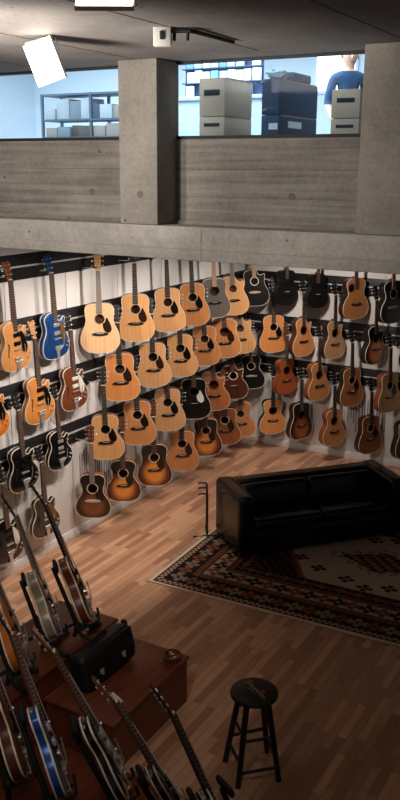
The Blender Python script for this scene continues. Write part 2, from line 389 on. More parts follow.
def body_mesh(shape, depth, closed):
    o = outline(shape); n = len(o); mb = MB(); V = []
    for y, d in ((.002, 0), (depth*.5, -.001), (depth-.012, 0), (depth, .012)):
        q = offs(o, d) if d else o
        V.append([mb.bm.verts.new((x, y, z)) for x, z in q])
    for A, B in zip(V, V[1:]):
        for i in range(n): mb.bm.faces.new((A[i], A[(i+1) % n], B[(i+1) % n], B[i]))
    mb.bm.faces.new(V[-1])
    if closed: mb.bm.faces.new(V[0][::-1])
    return mb.mesh('guitar_body', 40)
def board_mesh(shape, hole):
    o = offs(outline(shape), .002); bm = bmesh.new()
    A = [bm.verts.new((x, 0, z)) for x, z in o]; es = [bm.edges.new((A[i], A[(i+1) % len(A)])) for i in range(len(A))]
    hx, hz, hr = hole
    B = [bm.verts.new((hx+hr*math.cos(2*PI*i/20), 0, hz+hr*math.sin(2*PI*i/20))) for i in range(20)]; es += [bm.edges.new((B[i], B[(i+1) % 20])) for i in range(20)]
    bmesh.ops.triangle_fill(bm, edges=es, use_beauty=True)
    for f in list(bm.faces):
        if f.normal.y > 0: f.normal_flip()
    ret = bmesh.ops.extrude_face_region(bm, geom=list(bm.faces))
    for v in ret['geom']:
        if isinstance(v, bmesh.types.BMVert): v.co.y += .003
    bmesh.ops.recalc_face_normals(bm, faces=bm.faces)
    me = bpy.data.meshes.new('soundboard'); bm.to_mesh(me); bm.free(); me.materials.append(None); return me
def arch_mesh(shape):
    o = outline(shape); n = len(o); mb = MB(); V = []
    for y, d in ((.002, .003), (-.003, .004), (-.009, .022), (-.014, .05)):
        V.append([mb.bm.verts.new((x, y, z)) for x, z in offs(o, d if d < .04 else .022)])
    c = Vector((0, -.014, .2))
    for v in V[-1]:
        k = .72; v.co = Vector((v.co.x*k, -.0155, .2+(v.co.z-.2)*k))
    for A, B in zip(V, V[1:]):
        for i in range(n): mb.bm.faces.new((A[i], A[(i+1) % n], B[(i+1) % n], B[i]))
    mb.bm.faces.new(V[-1]); return mb.mesh('carved_top', 60)
def ring_mesh(shape, y0, y1, out=.0015, w=.0035):
    o = outline(shape); n = len(o); mb = MB(); a = offs(o, -out); b = offs(o, w)
    V = [[mb.bm.verts.new((x, y, z)) for x, z in q] for q, y in ((a, y1), (a, y0), (b, y0), (b, y1))]
    for A, B in zip(V, V[1:]+V[:1]):
        for i in range(n): mb.bm.faces.new((A[i], A[(i+1) % n], B[(i+1) % n], B[i]))
    return mb.mesh('binding', 40)
def neck_mesh(z0, z1, w0, w1):
    mb = MB(); V = []
    for t in (0, .5, 1):
        z = z0+(z1-z0)*t; w = w0+(w1-w0)*t; dp = .022-.004*t
        V.append([mb.bm.verts.new((w/2*x, y*dp, z)) for x, y in ((-1, 0), (-.95, .45), (-.6, .88), (0, 1), (.6, .88), (.95, .45), (1, 0))])
    for A, B in zip(V, V[1:]):
        for i in range(7): mb.bm.faces.new((A[i], A[(i+1) % 7], B[(i+1) % 7], B[i]))
    mb.bm.faces.new(V[0][::-1]); mb.bm.faces.new(V[-1])
    mb.box((0, .034, z0+.012), (w0*.9, .05, .03), bev=.006)
    return mb.mesh('neck', 50)
def fret_mesh(z0, z1, w0, w1):
    return MB().prism([(-w0/2, z0), (w0/2, z0), (w1/2, z1), (-w1/2, z1)], -.008, .0).mesh('fretboard', 0)
HEAD = {'slope': [(-.022, 0), (.022, 0), (.030, .03), (.036, .17), (.012, .178), (-.012, .178), (-.036, .17), (-.030, .03)],
        'flare': [(-.021, 0), (.021, 0), (.027, .03), (.033, .10), (.045, .165), (.030, .172), (.012, .160), (-.012, .160), (-.030, .172), (-.045, .165), (-.033, .10), (-.027, .03)]}
def head_mesh(kind, z):
    mb = MB().prism([(x, q) for x, q in HEAD[kind]], 0, .014); R = Matrix.Rotation(rad(-11), 3, 'X')
    for v in mb.bm.verts: v.co = R @ v.co+Vector((0, 0, z))
    return mb.mesh('headstock', 0)
def tuner_mesh(side, i, z):
    mb = MB(); zz = .045+.045*i; x = side*(.030+.002*i)
    mb.cyl((x-side*.012, -.008, zz), (x-side*.012, .012, zz), .004, n=8)
    mb.cyl((x, .016, zz), (x+side*.018, .016, zz), .003, n=6); mb.ball((x+side*.024, .016, zz), .009, (.8, .55, 1.1), 8, 6)
    R = Matrix.Rotation(rad(-11), 3, 'X')
    for v in mb.bm.verts: v.co = R @ v.co+Vector((0, 0, z))
    return mb.mesh('tuner', 40)
def string_mesh(i, zb, zn, y):
    f = (i-2.5)/2.5; return MB().cyl((f*.026, y, zb), (f*.018, -.012, zn), .0009, n=5).mesh('string', 40)
def fretboard_mat(name, c):
    key = ('fb', name)
    if key in MATS: return MATS[key]
    m, nt, p = nodes_of(name); tc = nd(nt, 'ShaderNodeTexCoord'); sp = nd(nt, 'ShaderNodeSeparateXYZ'); nt.links.new(tc.outputs['Object'], sp.inputs[0])
    a = nd(nt, 'ShaderNodeMath', operation='MULTIPLY'); a.inputs[1].default_value = 42; b = nd(nt, 'ShaderNodeMath', operation='FRACT'); l = nd(nt, 'ShaderNodeMath', operation='LESS_THAN'); l.inputs[1].default_value = .12
    nt.links.new(sp.outputs[2], a.inputs[0]); nt.links.new(a.outputs[0], b.inputs[0]); nt.links.new(b.outputs[0], l.inputs[0])
    mx = nd(nt, 'ShaderNodeMix', data_type='RGBA'); mx.inputs[6].default_value = lin(c); mx.inputs[7].default_value = lin((150, 140, 125))
    nt.links.new(l.outputs[0], mx.inputs[0]); nt.links.new(mx.outputs[2], p.inputs['Base Color']); p.inputs['Roughness'].default_value = .45
    MATS[key] = m; return m
FB_D = fretboard_mat('ebony_fretboard', (34, 28, 26)); FB_B = fretboard_mat('rosewood_fretboard', (70, 48, 38)); FB_G = fretboard_mat('worn_grey_fretboard', (118, 106, 98)); FB_L = fretboard_mat('pale_fretboard', (176, 140, 110))
FBS = {'d': FB_D, 'b': FB_B, 'g': FB_G, 'l': FB_L}
M_cream = flat('cream_binding', (226, 212, 186), .4, noise=.02)
M_mah = wood('mahogany_neck', (98, 56, 36)); M_mapneck = wood('maple_neck', (206, 150, 96))
M_ebony = flat('ebony_black', (22, 19, 18), .4); M_tort = flat('tortoise_pickguard', (44, 24, 18), .25); M_blk = flat('glossy_black_pickguard', (16, 15, 15), .2)
M_whitepg = flat('white_pickguard', (226, 218, 205), .3, noise=.02); M_ros = flat('rosette_inlay', (196, 172, 140), .5); M_rosd = flat('dark_rosette', (46, 34, 28), .5)
TOPS = {k: wood('spruce_top_'+k, c) for k, c in dict(pale=(236, 190, 142), natural=(226, 166, 108), orange=(218, 142, 82), tan=(222, 164, 112), warm=(208, 138, 84), cedar=(186, 112, 66), brown=(150, 84, 46), red=(168, 84, 44), darkred=(86, 42, 28), grey=(112, 102, 94), black=(18, 17, 18)).items()}
TOPS['burst'] = burst('sunburst_top', (232, 142, 58), (16, 12, 12)); TOPS['darkburst'] = burst('dark_sunburst_top', (128, 66, 36), (12, 10, 10), .14, .2, .21, (56, 28, 18)); TOPS['brownburst'] = burst('brown_sunburst_top', (150, 72, 34), (24, 16, 14), .15, .21, .25, (70, 36, 22))
SIDES = {'rose': wood('rosewood_sides', (82, 46, 32)), 'mah': wood('mahogany_sides', (134, 74, 44)), 'blk': wood('black_lacquer_sides', (20, 19, 20)), 'map': wood('maple_sides', (206, 148, 98)), 'drk': wood('dark_brown_sides', (46, 28, 22)), 'gry': wood('grey_sides', (84, 76, 70))}
G_HANG = 'guitars hung on the walls'
def orient(o, pos, n, axis, sc=1.0):
    a = Vector(axis).normalized(); n = Vector(n); n = (n-a*n.dot(a)).normalized(); y = -n; x = y.cross(a)
    m = Matrix((x, y, a)).transposed().to_4x4(); m.translation = Vector(pos); o.matrix_world = m @ Matrix.Scale(sc, 4)
def head_parts(o, hk, zn, hmat, tmat):
    hs_ = put('headstock', cached(('head', hk, zn), lambda: head_mesh(hk, zn)), hmat, o)
    put('nut', cached(('nut', zn), lambda: MB().box((0, -.006, zn), (.044, .012, .006)).mesh('nut', 0)), M_cream, o)
    for sd in (-1, 1):
        for i in range(3): put('tuner', cached(('tuner', sd, i, zn), lambda: tuner_mesh(sd, i, zn)), tmat, hs_)
def acoustic(label, pos, n, axis, sc, shape, top, side, fb='d', pg='blk', bind=M_cream, bridge=None, rose=None, hole=None, neckm=None, group=G_HANG, hd=None, dark_hole=False):
    o = thing('acoustic_guitar', label, 'guitar', group=group)
    base = CUT[shape][0] if shape in CUT else shape; T = TOP[base]
    h = hole or (0, T-.158, .05); D = .105 if base != 'parlor' else .095
    put('guitar_body', cached(('body', shape, D), lambda: body_mesh(shape, D, False)), SIDES[side], o)
    put('soundboard', cached(('board', shape, h), lambda: board_mesh(shape, h)), TOPS[top], o)
    put('binding', cached(('bind', shape), lambda: ring_mesh(shape, -.001, .006)), bind, o)
    def rosette():
        mb = MB(); V = []
        for rr, y in ((h[2]+.001, 0), (h[2]+.001, -.0014), (h[2]+.013, -.0014), (h[2]+.013, 0)): V.append([mb.bm.verts.new((h[0]+rr*math.cos(2*PI*i/28), y, h[1]+rr*math.sin(2*PI*i/28))) for i in range(28)])
        for A, B in zip(V, V[1:]):
            for i in range(28): mb.bm.faces.new((A[i], A[(i+1) % 28], B[(i+1) % 28], B[i]))
        return mb.mesh('rosette', 40)
    put('rosette', cached(('ros', h), rosette), rose or M_ros, o)
    if pg:
        P = [(.030, -.052), (.050, -.036), (.062, -.006), (.072, .012), (.090, -.02), (.112, -.072), (.116, -.122), (.090, -.146), (.056, -.136), (.034, -.10)]
        put('pickguard', cached(('pg', h), lambda: MB().prism([(h[0]+x, h[1]+z+.004) for x, z in catmull(P, 4)], -.003, 0).mesh('pickguard', 0)), {'blk': M_blk, 'tort': M_tort, 'white': M_whitepg}[pg], o)
    put('bridge', cached(('bridge',), lambda: MB().prism(catmull([(-.078, .188), (-.03, .180), (.03, .180), (.078, .188), (.078, .204), (.03, .213), (-.03, .213), (-.078, .204)], 3), -.010, 0).mesh('bridge', 0)), bridge or M_ebony, o)
    put('saddle', cached(('saddle',), lambda: MB().box((0, -.0115, .204), (.074, .006, .003)).mesh('saddle', 0)), M_cream, o)
    zn = .845; zf = h[1]+.055 if not hole else T-.13
    put('neck', cached(('neck', T, zn), lambda: neck_mesh(T-.004, zn, .056, .044)), neckm or M_mah, o)
    put('fretboard', cached(('fb', zf, zn), lambda: fret_mesh(zf, zn, .057, .044)), FBS[fb], o)
    head_parts(o, 'slope', zn, hd or (M_ebony if fb == 'd' else (neckm or M_mah)), M_chrome)
    orient(o, pos, n, axis, sc); return o
def fhole(sx):
    P = [(sx*.118, .265), (sx*.108, .272), (sx*.103, .258), (sx*.112, .215), (sx*.124, .17), (sx*.118, .152), (sx*.108, .158)]
    return MB().tube([(x, -.0145, z) for x, z in P], [.004, .006, .005, .006, .005, .006, .004], 6).mesh('f_hole', 40)
def electric(label, pos, n, axis, sc, top, sides, bind=M_cream, pg='blk', pick='blk', fb='b', hd=None, strings=False, depth=.062, fh=True, neckm=None, group=G_HANG, cat='guitar', hollow=True):
    o = thing('electric_guitar', label, cat, group=group); sh = 'single'
    put('guitar_body', cached(('body', sh, depth), lambda: body_mesh(sh, depth, True)), sides, o)
    put('carved_top', cached(('arch', sh), lambda: arch_mesh(sh)), top, o)
    put('front_binding', cached(('ring', sh, 0), lambda: ring_mesh(sh, -.002, .008, .0025, .006)), bind, o)
    put('back_binding', cached(('ring', sh, depth), lambda: ring_mesh(sh, depth-.013, depth-.004, .0025, .004)), bind, o)
    if fh:
        for sx in (-1, 1): put('f_hole', cached(('fh', sx), lambda: fhole(sx)), M_dark, o)
    if pg: put('pickguard', cached(('epg',), lambda: MB().prism(catmull([(.052, .375), (.085, .345), (.108, .30), (.126, .25), (.128, .20), (.105, .165), (.072, .175), (.062, .22), (.052, .30)], 4), -.026, -.021).mesh('pickguard', 0)), {'blk': M_blk, 'white': M_whitepg, 'silver': M_chrome, 'gold': flat('gold_pickguard', (150, 112, 62), .3, .6)}[pg], o)
    for z in (.345, .262): put('pickup', cached(('pick', z), lambda: MB().box((0, -.022, z), (.082, .018, .038), bev=.004).mesh('pickup', 35)), {'blk': M_blk, 'chrome': M_chrome, 'white': M_whitepg}[pick], o)
    put('bridge', cached(('ebridge',), lambda: MB().box((0, -.026, .205), (.088, .016, .016), bev=.003).cyl((-.04, -.02, .205), (-.04, -.035, .205), .007, n=10).cyl((.04, -.02, .205), (.04, -.035, .205), .007, n=10).mesh('bridge', 35)), M_chrome, o)
    def tail():
        mb = MB().prism(catmull([(-.018, -.004), (.018, -.004), (.020, .05), (.034, .10), (.040, .125), (-.040, .125), (-.034, .10), (-.020, .05)], 3), -.024, -.018)
        mb.cyl((-.046, -.03, .125), (.046, -.03, .125), .010, n=10).cyl((-.04, -.028, .095), (.04, -.028, .095), .007, n=8).box((0, -.002, .0), (.03, .045, .006)); return mb.mesh('vibrato_tailpiece', 40)
    put('vibrato_tailpiece', cached(('tail',), tail), M_chrome, o)
    put('vibrato_arm', cached(('arm',), lambda: MB().tube([(.03, -.034, .11), (.05, -.045, .12), (.062, -.052, .16), (.066, -.056, .215), (.06, -.058, .25)], .0038, 6).mesh('vibrato_arm', 40)), M_chrome, o)
    for x, z in ((.135, .105), (.155, .145), (.122, .335)): put('knob', cached(('knob', x, z), lambda: MB().cyl((x, -.008, z), (x, -.030, z), .011, .010, 12).mesh('knob', 35)), M_chrome, o)
    put('strap_button', cached(('strap',), lambda: MB().cyl((-.10, depth/2, .458), (-.105, depth/2, .472), .006, .008, 8).mesh('strap_button', 35)), M_chrome, o)
    zn = .865
    put('neck', cached(('neck', 'e', zn), lambda: neck_mesh(.44, zn, .056, .043)), neckm or M_mah, o)
    put('fretboard', cached(('efb', zn), lambda: MB().prism([(-.029, .375), (.029, .375), (.0215, zn), (-.0215, zn)], -.018, -.0).mesh('fretboard', 0)), FBS[fb], o)
    head_parts(o, 'flare', zn, hd or M_ebony, M_chrome)
    if strings:
        for i in range(6): put('string', cached(('str', i), lambda: string_mesh(i, .125, zn, -.04)), M_chrome, o)
    orient(o, pos, n, axis, sc); return o

NUT = {'A': .845, 'E': .865}
def hanger_parts(o, L):
    put('wall_plate', cached(('hp',), lambda: MB().box((0, -.006, 0), (.045, .012, .07), bev=.003).mesh('wall_plate', 35)), M_black, o)
    put('arm', cached(('ha', L), lambda: MB().tube([(0, 0, 0), (0, -L*.5, .004), (0, -L+.035, .012)], .006, 8).mesh('arm', 40)), M_chrome, o)
    put('yoke', cached(('hy', L), lambda: MB().tube([(-.036, -L-.022, .022), (-.036, -L+.012, .014), (-.030, -L+.03, .012), (.030, -L+.03, .012), (.036, -L+.012, .014), (.036, -L-.022, .022)], .0065, 8).mesh('yoke', 40)), M_dark, o)
def hang(wall, along, z, L, label):
    o = thing('guitar_hanger', label, 'hanger', group='hangers on the black rails'); hanger_parts(o, L)
    if wall == 'L': o.location = (.030, along, z); o.rotation_euler = (0, 0, PI/2)
    else: o.location = (along, -.030, z)
    return o
ORD = ['first', 'second', 'third', 'fourth', 'fifth', 'sixth', 'seventh', 'eighth', 'ninth', 'tenth']
def wallguitar(kind, wall, along, z, ang, lean, sc, look, where, **kw):
    a = rad(ang)
    off = .25 if (wall == 'L' and kind == 'A') else (.17 if wall == 'L' else .27)
    if wall == 'L':
        pos = (off, along, z); n = (math.cos(a), -math.sin(a), 0); axis = (0, lean, 1)
    else:
        pos = (along, -off, z); n = (math.sin(a), -math.cos(a), 0); axis = (lean, 0, 1)
    lab = look+', '+where
    g = (acoustic if kind == 'A' else electric)(lab, pos, n, axis, sc, **kw)
    zn = NUT[kind]*sc; hz = z+zn+.012; al = along+lean*zn
    hang(wall, al, hz, off-.03-.004, 'metal hanger behind the '+where)
    return g
LW, BWL = 'on the left wall', 'on the back wall'
def row(wall, name, items):
    side = LW if wall == 'L' else BWL
    na = 0; ne = 0
    for it in items:
        kind, along, z, ang, lean, sc, look, kw = it
        if kind == 'A': o_ = ORD[na]; na += 1; fam = 'acoustic'
        else: o_ = ORD[ne]; ne += 1; fam = 'electric'
        where = '%s %s, %s row, %s' % (o_, fam, name, 'left wall' if wall == 'L' else 'back wall')
        wallguitar(kind, wall, along, z, ang, lean, sc, look, where, **kw)
SP = sparkle('blue_sparkle_lacquer', (10, 46, 104), (34, 88, 150)); GD = sparkle('dark_gold_sparkle_lacquer', (38, 32, 28), (98, 82, 66))
E_nat = wood('blond_maple_top', (232, 160, 92)); E_amb = wood('amber_maple_top', (206, 134, 66)); E_org = wood('orange_stain_top', (222, 124, 40)); E_wal = wood('walnut_top', (120, 64, 34)); E_blk = flat('black_lacquer', (15, 15, 17), .18, noise=.02, coat=.5)
K = lambda **k: k
R_ = .08
row('L', 'top', [
 ('E', -5.09, 2.125, 1, -.055, 1.0, 'blond electric guitar with black pickguard', K(top=E_nat, sides=E_nat, hd=E_wal)),
 ('E', -4.505, 2.13, 1, -.055, 1.0, 'blue sparkle electric guitar', K(top=SP, sides=SP, pg='gold', pick='chrome', bind=M_whitepg, hd=SP)),
 ('A', -3.88, 2.078, 51, -.02, 1.045, 'pale dreadnought guitar', K(shape='dread', top='pale', side='mah', fb='g', pg='tort', neckm=M_mapneck)),
 ('A', -3.205, 2.087, 53, -.025, 1.055, 'honey natural dreadnought guitar', K(shape='dread', top='natural', side='rose', pg='tort')),
 ('A', -2.51, 2.085, 53, -.06, 1.035, 'tan dreadnought guitar with black pickguard', K(shape='dread', top='tan', side='rose')),
 ('A', -1.915, 2.066, 54, -.10, 1.055, 'warm natural dreadnought guitar', K(shape='dread', top='warm', side='rose')),
 ('A', -1.353, 2.086, 55, -.10, 1.03, 'weathered grey dreadnought guitar', K(shape='dread', top='grey', side='gry', fb='l', pg=None, rose=M_rosd)),
 ('A', -.82, 2.047, 58, -.15, 1.055, 'blond cutaway guitar', K(shape='dcut', top='natural', side='map', fb='g', pg=None)),
])
row('L', 'second', [
 ('E', -5.44, 1.54, 3, -.055, .97, 'orange electric guitar cut off by the photo edge', K(top=E_org, sides=E_org)),
 ('E', -4.79, 1.528, 5, -.055, 1.0, 'amber electric guitar with white binding', K(top=E_amb, sides=E_amb, hd=M_mapneck, bind=M_whitepg)),
 ('E', -4.24, 1.531, 5, -.055, .99, 'walnut brown electric guitar with white pickguard', K(top=E_wal, sides=E_wal, pg='white', pick='white', bind=M_whitepg)),
 ('A', -3.51, 1.46, 54, -.07, 1.07, 'honey orange dreadnought guitar', K(shape='dread', top='orange', side='mah', pg='tort')),
 ('A', -2.84, 1.476, 54, -.07, 1.05, 'tan dreadnought guitar with tortoise pickguard', K(shape='dread', top='tan', side='rose', pg='tort')),
 ('A', -2.216, 1.468, 55, -.08, 1.06, 'natural dreadnought guitar with black pickguard', K(shape='dread', top='natural', side='rose')),
 ('A', -1.613, 1.495, 56, -.08, 1.03, 'reddish cedar dreadnought guitar', K(shape='dread', top='warm', side='mah')),
 ('A', -1.047, 1.491, 57, -.12, 1.07, 'natural jumbo guitar with dark tortoise pickguard', K(shape='dread', top='warm', side='mah', pg='tort', fb='b', rose=M_rosd)),
 ('A', -.60, 1.467, 60, -.10, 1.05, 'light orange cutaway guitar', K(shape='dcut', top='natural', side='map', fb='g', pg=None)),
])
row('L', 'third', [
 ('E', -5.07, .897, 5, -.055, .97, 'black single cutaway electric guitar with cream binding', K(top=E_blk, sides=E_blk, pg=None, hd=M_ebony)),
 ('E', -4.51, .955, 5, -.055, .88, 'small black electric guitar with chrome pickups', K(top=E_blk, sides=E_blk, pick='chrome', pg=None)),
 ('A', -3.817, .858, 54, -.04, 1.02, 'honey auditorium guitar with black pickguard', K(shape='aud', top='natural', side='mah')),
 ('A', -3.182, .848, 54, -.06, 1.06, 'cedar orange dreadnought guitar', K(shape='dread', top='warm', side='rose')),
 ('A', -2.517, .842, 55, -.065, 1.065, 'natural tan dreadnought guitar', K(shape='dread', top='tan', side='rose')),
 ('A', -1.879, .835, 56, -.07, 1.07, 'black dreadnought guitar with white pickguard', K(shape='dread', top='black', side='blk', pg='white', rose=M_rosd, fb='b')),
 ('A', -1.341, .815, 57, -.11, 1.08, 'reddish natural cutaway guitar', K(shape='cut', top='cedar', side='mah', fb='b', pg=None, rose=M_rosd)),
 ('A', -.775, .845, 58, -.14, 1.02, 'dark red brown cutaway guitar with pale rosette', K(shape='cut', top='darkred', side='drk', fb='b', pg=None, rose=M_cream, bridge=M_mah)),
])
row('L', 'lowest', [
 ('E', -5.34, .239, 5, -.055, .97, 'glossy black electric guitar with white pickguard', K(top=E_blk, sides=E_blk, pg='white', pick='blk', fh=False)),
 ('E', -4.775, .298, 7, -.055, .95, 'dark gold sparkle electric guitar', K(top=GD, sides=E_blk, pg='gold', pick='chrome')),
 ('A', -4.09, .259, 60, -.01, 1.03, 'small dark sunburst guitar with black shoulders', K(shape='parlor', top='darkburst', side='mah', fb='g', pg='blk', bridge=flat('ivory_bridge', (176, 160, 140), .5))),
 ('A', -3.507, .25, 58, -.01, 1.0, 'amber sunburst guitar with black upper bout', K(shape='aud', top='burst', side='mah', fb='b')),
 ('A', -2.845, .225, 58, -.03, 1.055, 'amber sunburst dreadnought guitar', K(shape='dread', top='burst', side='mah', fb='b')),
 ('A', -2.181, .212, 58, -.055, 1.07, 'natural dreadnought guitar nearest the floor', K(shape='dread', top='warm', side='mah')),
 ('A', -1.552, .23, 59, -.09, 1.05, 'brown edged sunburst guitar', K(shape='dread', top='burst', side='mah', fb='b')),
 ('A', -1.01, .233, 60, -.11, 1.08, 'brown cedar dreadnought guitar with black pickguard', K(shape='dread', top='brown', side='drk', fb='b')),
 ('A', -.53, .218, 60, -.12, 1.05, 'orange natural guitar beside the room corner', K(shape='aud', top='warm', side='map', fb='g', pg=None)),
])
row('B', 'top', [
 ('A', .30, 2.102, 26, -.08, 1.0, 'black cutaway guitar with pale rosette', K(shape='dcut', top='black', side='blk', fb='l', pg=None, rose=M_cream, bridge=flat('maple_bridge', (198, 168, 132), .5))),
 ('A', .778, 2.156, 62, -.02, .92, 'plain black guitar with a white dot', K(shape='jumbo', top='black', side='blk', fb='b', pg=None, bind=M_ebony, rose=M_rosd, hole=(-.062, .40, .024))),
 ('A', 1.24, 2.154, 62, -.02, .92, 'plain black guitar with long brown fretboard', K(shape='aud', top='black', side='blk', fb='b', pg=None, bind=M_ebony, rose=M_rosd, hole=(-.07, .40, .018))),
 ('A', 1.79, 2.051, 62, -.04, 1.04, 'cedar guitar with soundhole in the upper corner', K(shape='jumbo', top='warm', side='drk', fb='b', pg=None, hole=(-.075, .405, .043), rose=M_rosd)),
 ('A', 2.30, 2.045, 65, -.05, 1.06, 'black jumbo guitar with white edges', K(shape='jumbo', top='black', side='blk', fb='l', pg=None, bind=M_whitepg, rose=M_cream, bridge=flat('maple_bridge', (198, 168, 132), .5))),
])
row('B', 'second', [
 ('A', .60, 1.465, 44, -.03, 1.04, 'orange dreadnought guitar with dark sides', K(shape='dread', top='orange', side='drk')),
 ('A', 1.06, 1.463, 69, -.03, 1.06, 'natural cutaway guitar with dark side', K(shape='cut', top='orange', side='rose', pg=None, rose=M_rosd)),
 ('A', 1.52, 1.479, 69, -.03, 1.04, 'pale cutaway guitar with dark side', K(shape='cut', top='tan', side='drk', pg=None, rose=M_rosd)),
 ('A', 2.10, 1.472, 67, -.04, 1.02, 'sunburst cutaway guitar with white edges', K(shape='cut', top='burst', side='blk', fb='d', pg=None, bind=M_cream, rose=M_rosd)),
 ('A', 2.62, 1.465, 67, -.04, 1.0, 'black guitar cut off by the photo edge', K(shape='aud', top='black', side='blk', pg=None)),
])
row('B', 'third', [
 ('A', .27, .886, 26, -.06, .98, 'black auditorium guitar with grey rosette', K(shape='aud', top='black', side='blk', pg=None, fb='b', rose=M_ros, bridge=flat('grey_bridge', (150, 140, 130), .5))),
 ('A', .82, .881, 67, -.02, 1.01, 'dark mahogany guitar', K(shape='aud', top='red', side='mah', fb='b', pg=None, bind=M_mah, rose=M_rosd)),
 ('A', 1.32, .862, 67, -.03, 1.06, 'natural cutaway guitar with mahogany side', K(shape='cut', top='warm', side='mah', pg=None, rose=M_rosd)),
 ('A', 1.80, .845, 63, -.04, 1.05, 'cedar dreadnought guitar with black pickguard', K(shape='dread', top='cedar', side='drk')),
 ('A', 2.33, .843, 65, -.04, 1.04, 'pale dreadnought guitar with mahogany side', K(shape='dread', top='tan', side='mah')),
])
row('B', 'lowest', [
 ('A', .62, .26, 44, -.01, 1.01, 'natural concert guitar with black side', K(shape='aud', top='orange', side='blk', pg=None, rose=M_rosd)),
 ('A', 1.075, .25, 65, -.03, 1.05, 'dark brown sunburst dreadnought guitar', K(shape='dread', top='brownburst', side='drk', pg=None, rose=M_rosd)),
 ('A', 1.57, .242, 63, -.03, 1.03, 'natural orange auditorium guitar', K(shape='aud', top='warm', side='mah', pg=None, rose=M_rosd)),
 ('A', 2.10, .216, 61, -.03, 1.04, 'dark mahogany dreadnought guitar with black pickguard', K(shape='dread', top='brown', side='drk')),
 ('A', 2.60, .233, 65, -.04, 1.03, 'black guitar with cream edge cut off', K(shape='dread', top='black', side='blk', pg=None)),
])
# paper price tags hung from headstocks on the back wall
M_tag = flat('paper_tag', (206, 182, 156), .8)
for x, z, lab in ((1.20, 1.62, 'small price tag beside the pale cutaway guitar in the second row'), (.97, 1.02, 'small price tag beside the dark mahogany guitar in the third row'),
                  (1.50, 1.00, 'small price tag right of the natural cutaway guitar in the third row'), (2.02, 1.03, 'small price tag right of the cedar dreadnought guitar in the third row')):
    o = thing('price_tag', lab, 'price tag', (x, -.16, z), rad(20), 'price tags')
    MB().box((0, 0, 0), (.045, .002, .07)).obj('card', M_tag, o, 0); MB().cyl((0, 0, .035), (0, .004, .16), .0015, n=5).obj('cord', M_dark, o)

# ------------------------------------------------------------------ plinths
def reddish(name, c, d):
    m, nt, p = nodes_of(name); tc = nd(nt, 'ShaderNodeTexCoord'); mp = nd(nt, 'ShaderNodeMapping'); mp.inputs['Scale'].default_value = (30, 3, 30)
    nz = nd(nt, 'ShaderNodeTexNoise', Scale=1.0, Detail=5.0); cr = nd(nt, 'ShaderNodeValToRGB'); cr.color_ramp.elements[0].position = .3; cr.color_ramp.elements[1].position = .7
    cr.color_ramp.elements[0].color = lin(d); cr.color_ramp.elements[1].color = lin(c)
    nt.links.new(tc.outputs['Object'], mp.inputs[0]); nt.links.new(mp.outputs[0], nz.inputs['Vector']); nt.links.new(nz.outputs['Fac'], cr.inputs[0]); nt.links.new(cr.outputs[0], p.inputs['Base Color'])
    p.inputs['Roughness'].default_value = .38; return m
M_pl = reddish('stained_veneer', (124, 64, 40), (92, 44, 28))
def plinth(lo, hi, label):
    o = thing('display_plinth', label, 'plinth', ((lo[0]+hi[0])/2, (lo[1]+hi[1])/2, 0), 0, 'stepped display plinths'); dx, dy, h = hi[0]-lo[0], hi[1]-lo[1], hi[2]
    t = .025
    MB().box((0, 0, h-t/2), (dx, dy, t), bev=.003).obj('top_board', M_pl, o); MB().box((0, 0, (h-t)/2), (dx-.03, dy-.03, h-t)).obj('carcass', M_pl, o, 0); return o
plinth((1.48, -8.2, 0), (2.065, -6.18, .57), 'reddish brown wooden plinth, the tallest step, with three guitars on stands')
plinth((2.067, -7.10, 0), (2.675, -6.11, .395), 'reddish brown wooden plinth, the middle step, carrying the black case and bowl')
plinth((2.067, -9.6, 0), (5.2, -7.105, .08), 'low reddish brown platform in the foreground under the nearest guitar stands')

# ------------------------------------------------------------------ guitars on stands
def stand(P, n_az, axis, depth, base_z, label, back_h=.47):
    """P: bottom of the guitar body (or of the empty cradle), axis: its lean, n_az: the way it faces"""
    n = Vector((math.cos(rad(n_az)), math.sin(rad(n_az)), 0)); a = Vector(axis).normalized(); nn = (n-a*n.dot(a)).normalized(); w = a.cross(nn).normalized()
    c = Vector((P[0], P[1], base_z)); o = thing('guitar_stand', label, 'guitar stand', c, 0, 'black guitar stands')
    up = Vector((0, 0, 1)); bot = Vector(P)-c
    low = bot-nn*(depth+.05)-a*.02; top = bot+a*back_h-nn*(depth+.055)
    foot = Vector((low.x, low.y, .0))-n*.03
    MB().cyl(foot+up*.02, low, .018, .018, 12).cyl(low, top, .018, .015, 12).obj('upright', M_dark, o)
    MB().ball(low, .034, (1, 1, 1.2)).obj('joint', M_dark, o)
    for sx in (-1, 1):
        side = Vector((-n.y, n.x, 0))*sx
        e = foot+side*.13+n*.16+up*.018
        lg = MB().tube([foot+up*.12, foot+side*.07+n*.05+up*.07, e], .012, 8).obj('leg', M_dark, o)
        MB().cyl(e-(side*.03+n*.04), e+side*.03+n*.04, .0175, n=12).obj('rubber_foot', M_dark, lg)
        f = bot+w*(.10*sx)
        MB().tube([low, f-nn*(depth+.03)-a*.02, f+nn*.03-a*.014, f+nn*.05-a*.010, f+nn*.058+a*.04], .0095, 8).obj('cradle_arm', M_dark, o)
    MB().tube([foot+up*.12, foot-n*.20+up*.014], .012, 8).obj('rear_leg', M_dark, o)
    q = nn.to_track_quat('Y', 'Z').to_matrix()
    MB().box(top+nn*.022, (.15, .03, .06), rot=q, bev=.012).obj('back_pad', M_dark, o)
    MB().cyl(top-a*.08, top-a*.08+w*.04, .011, n=10).obj('lock_knob', M_chrome, o)
    return o
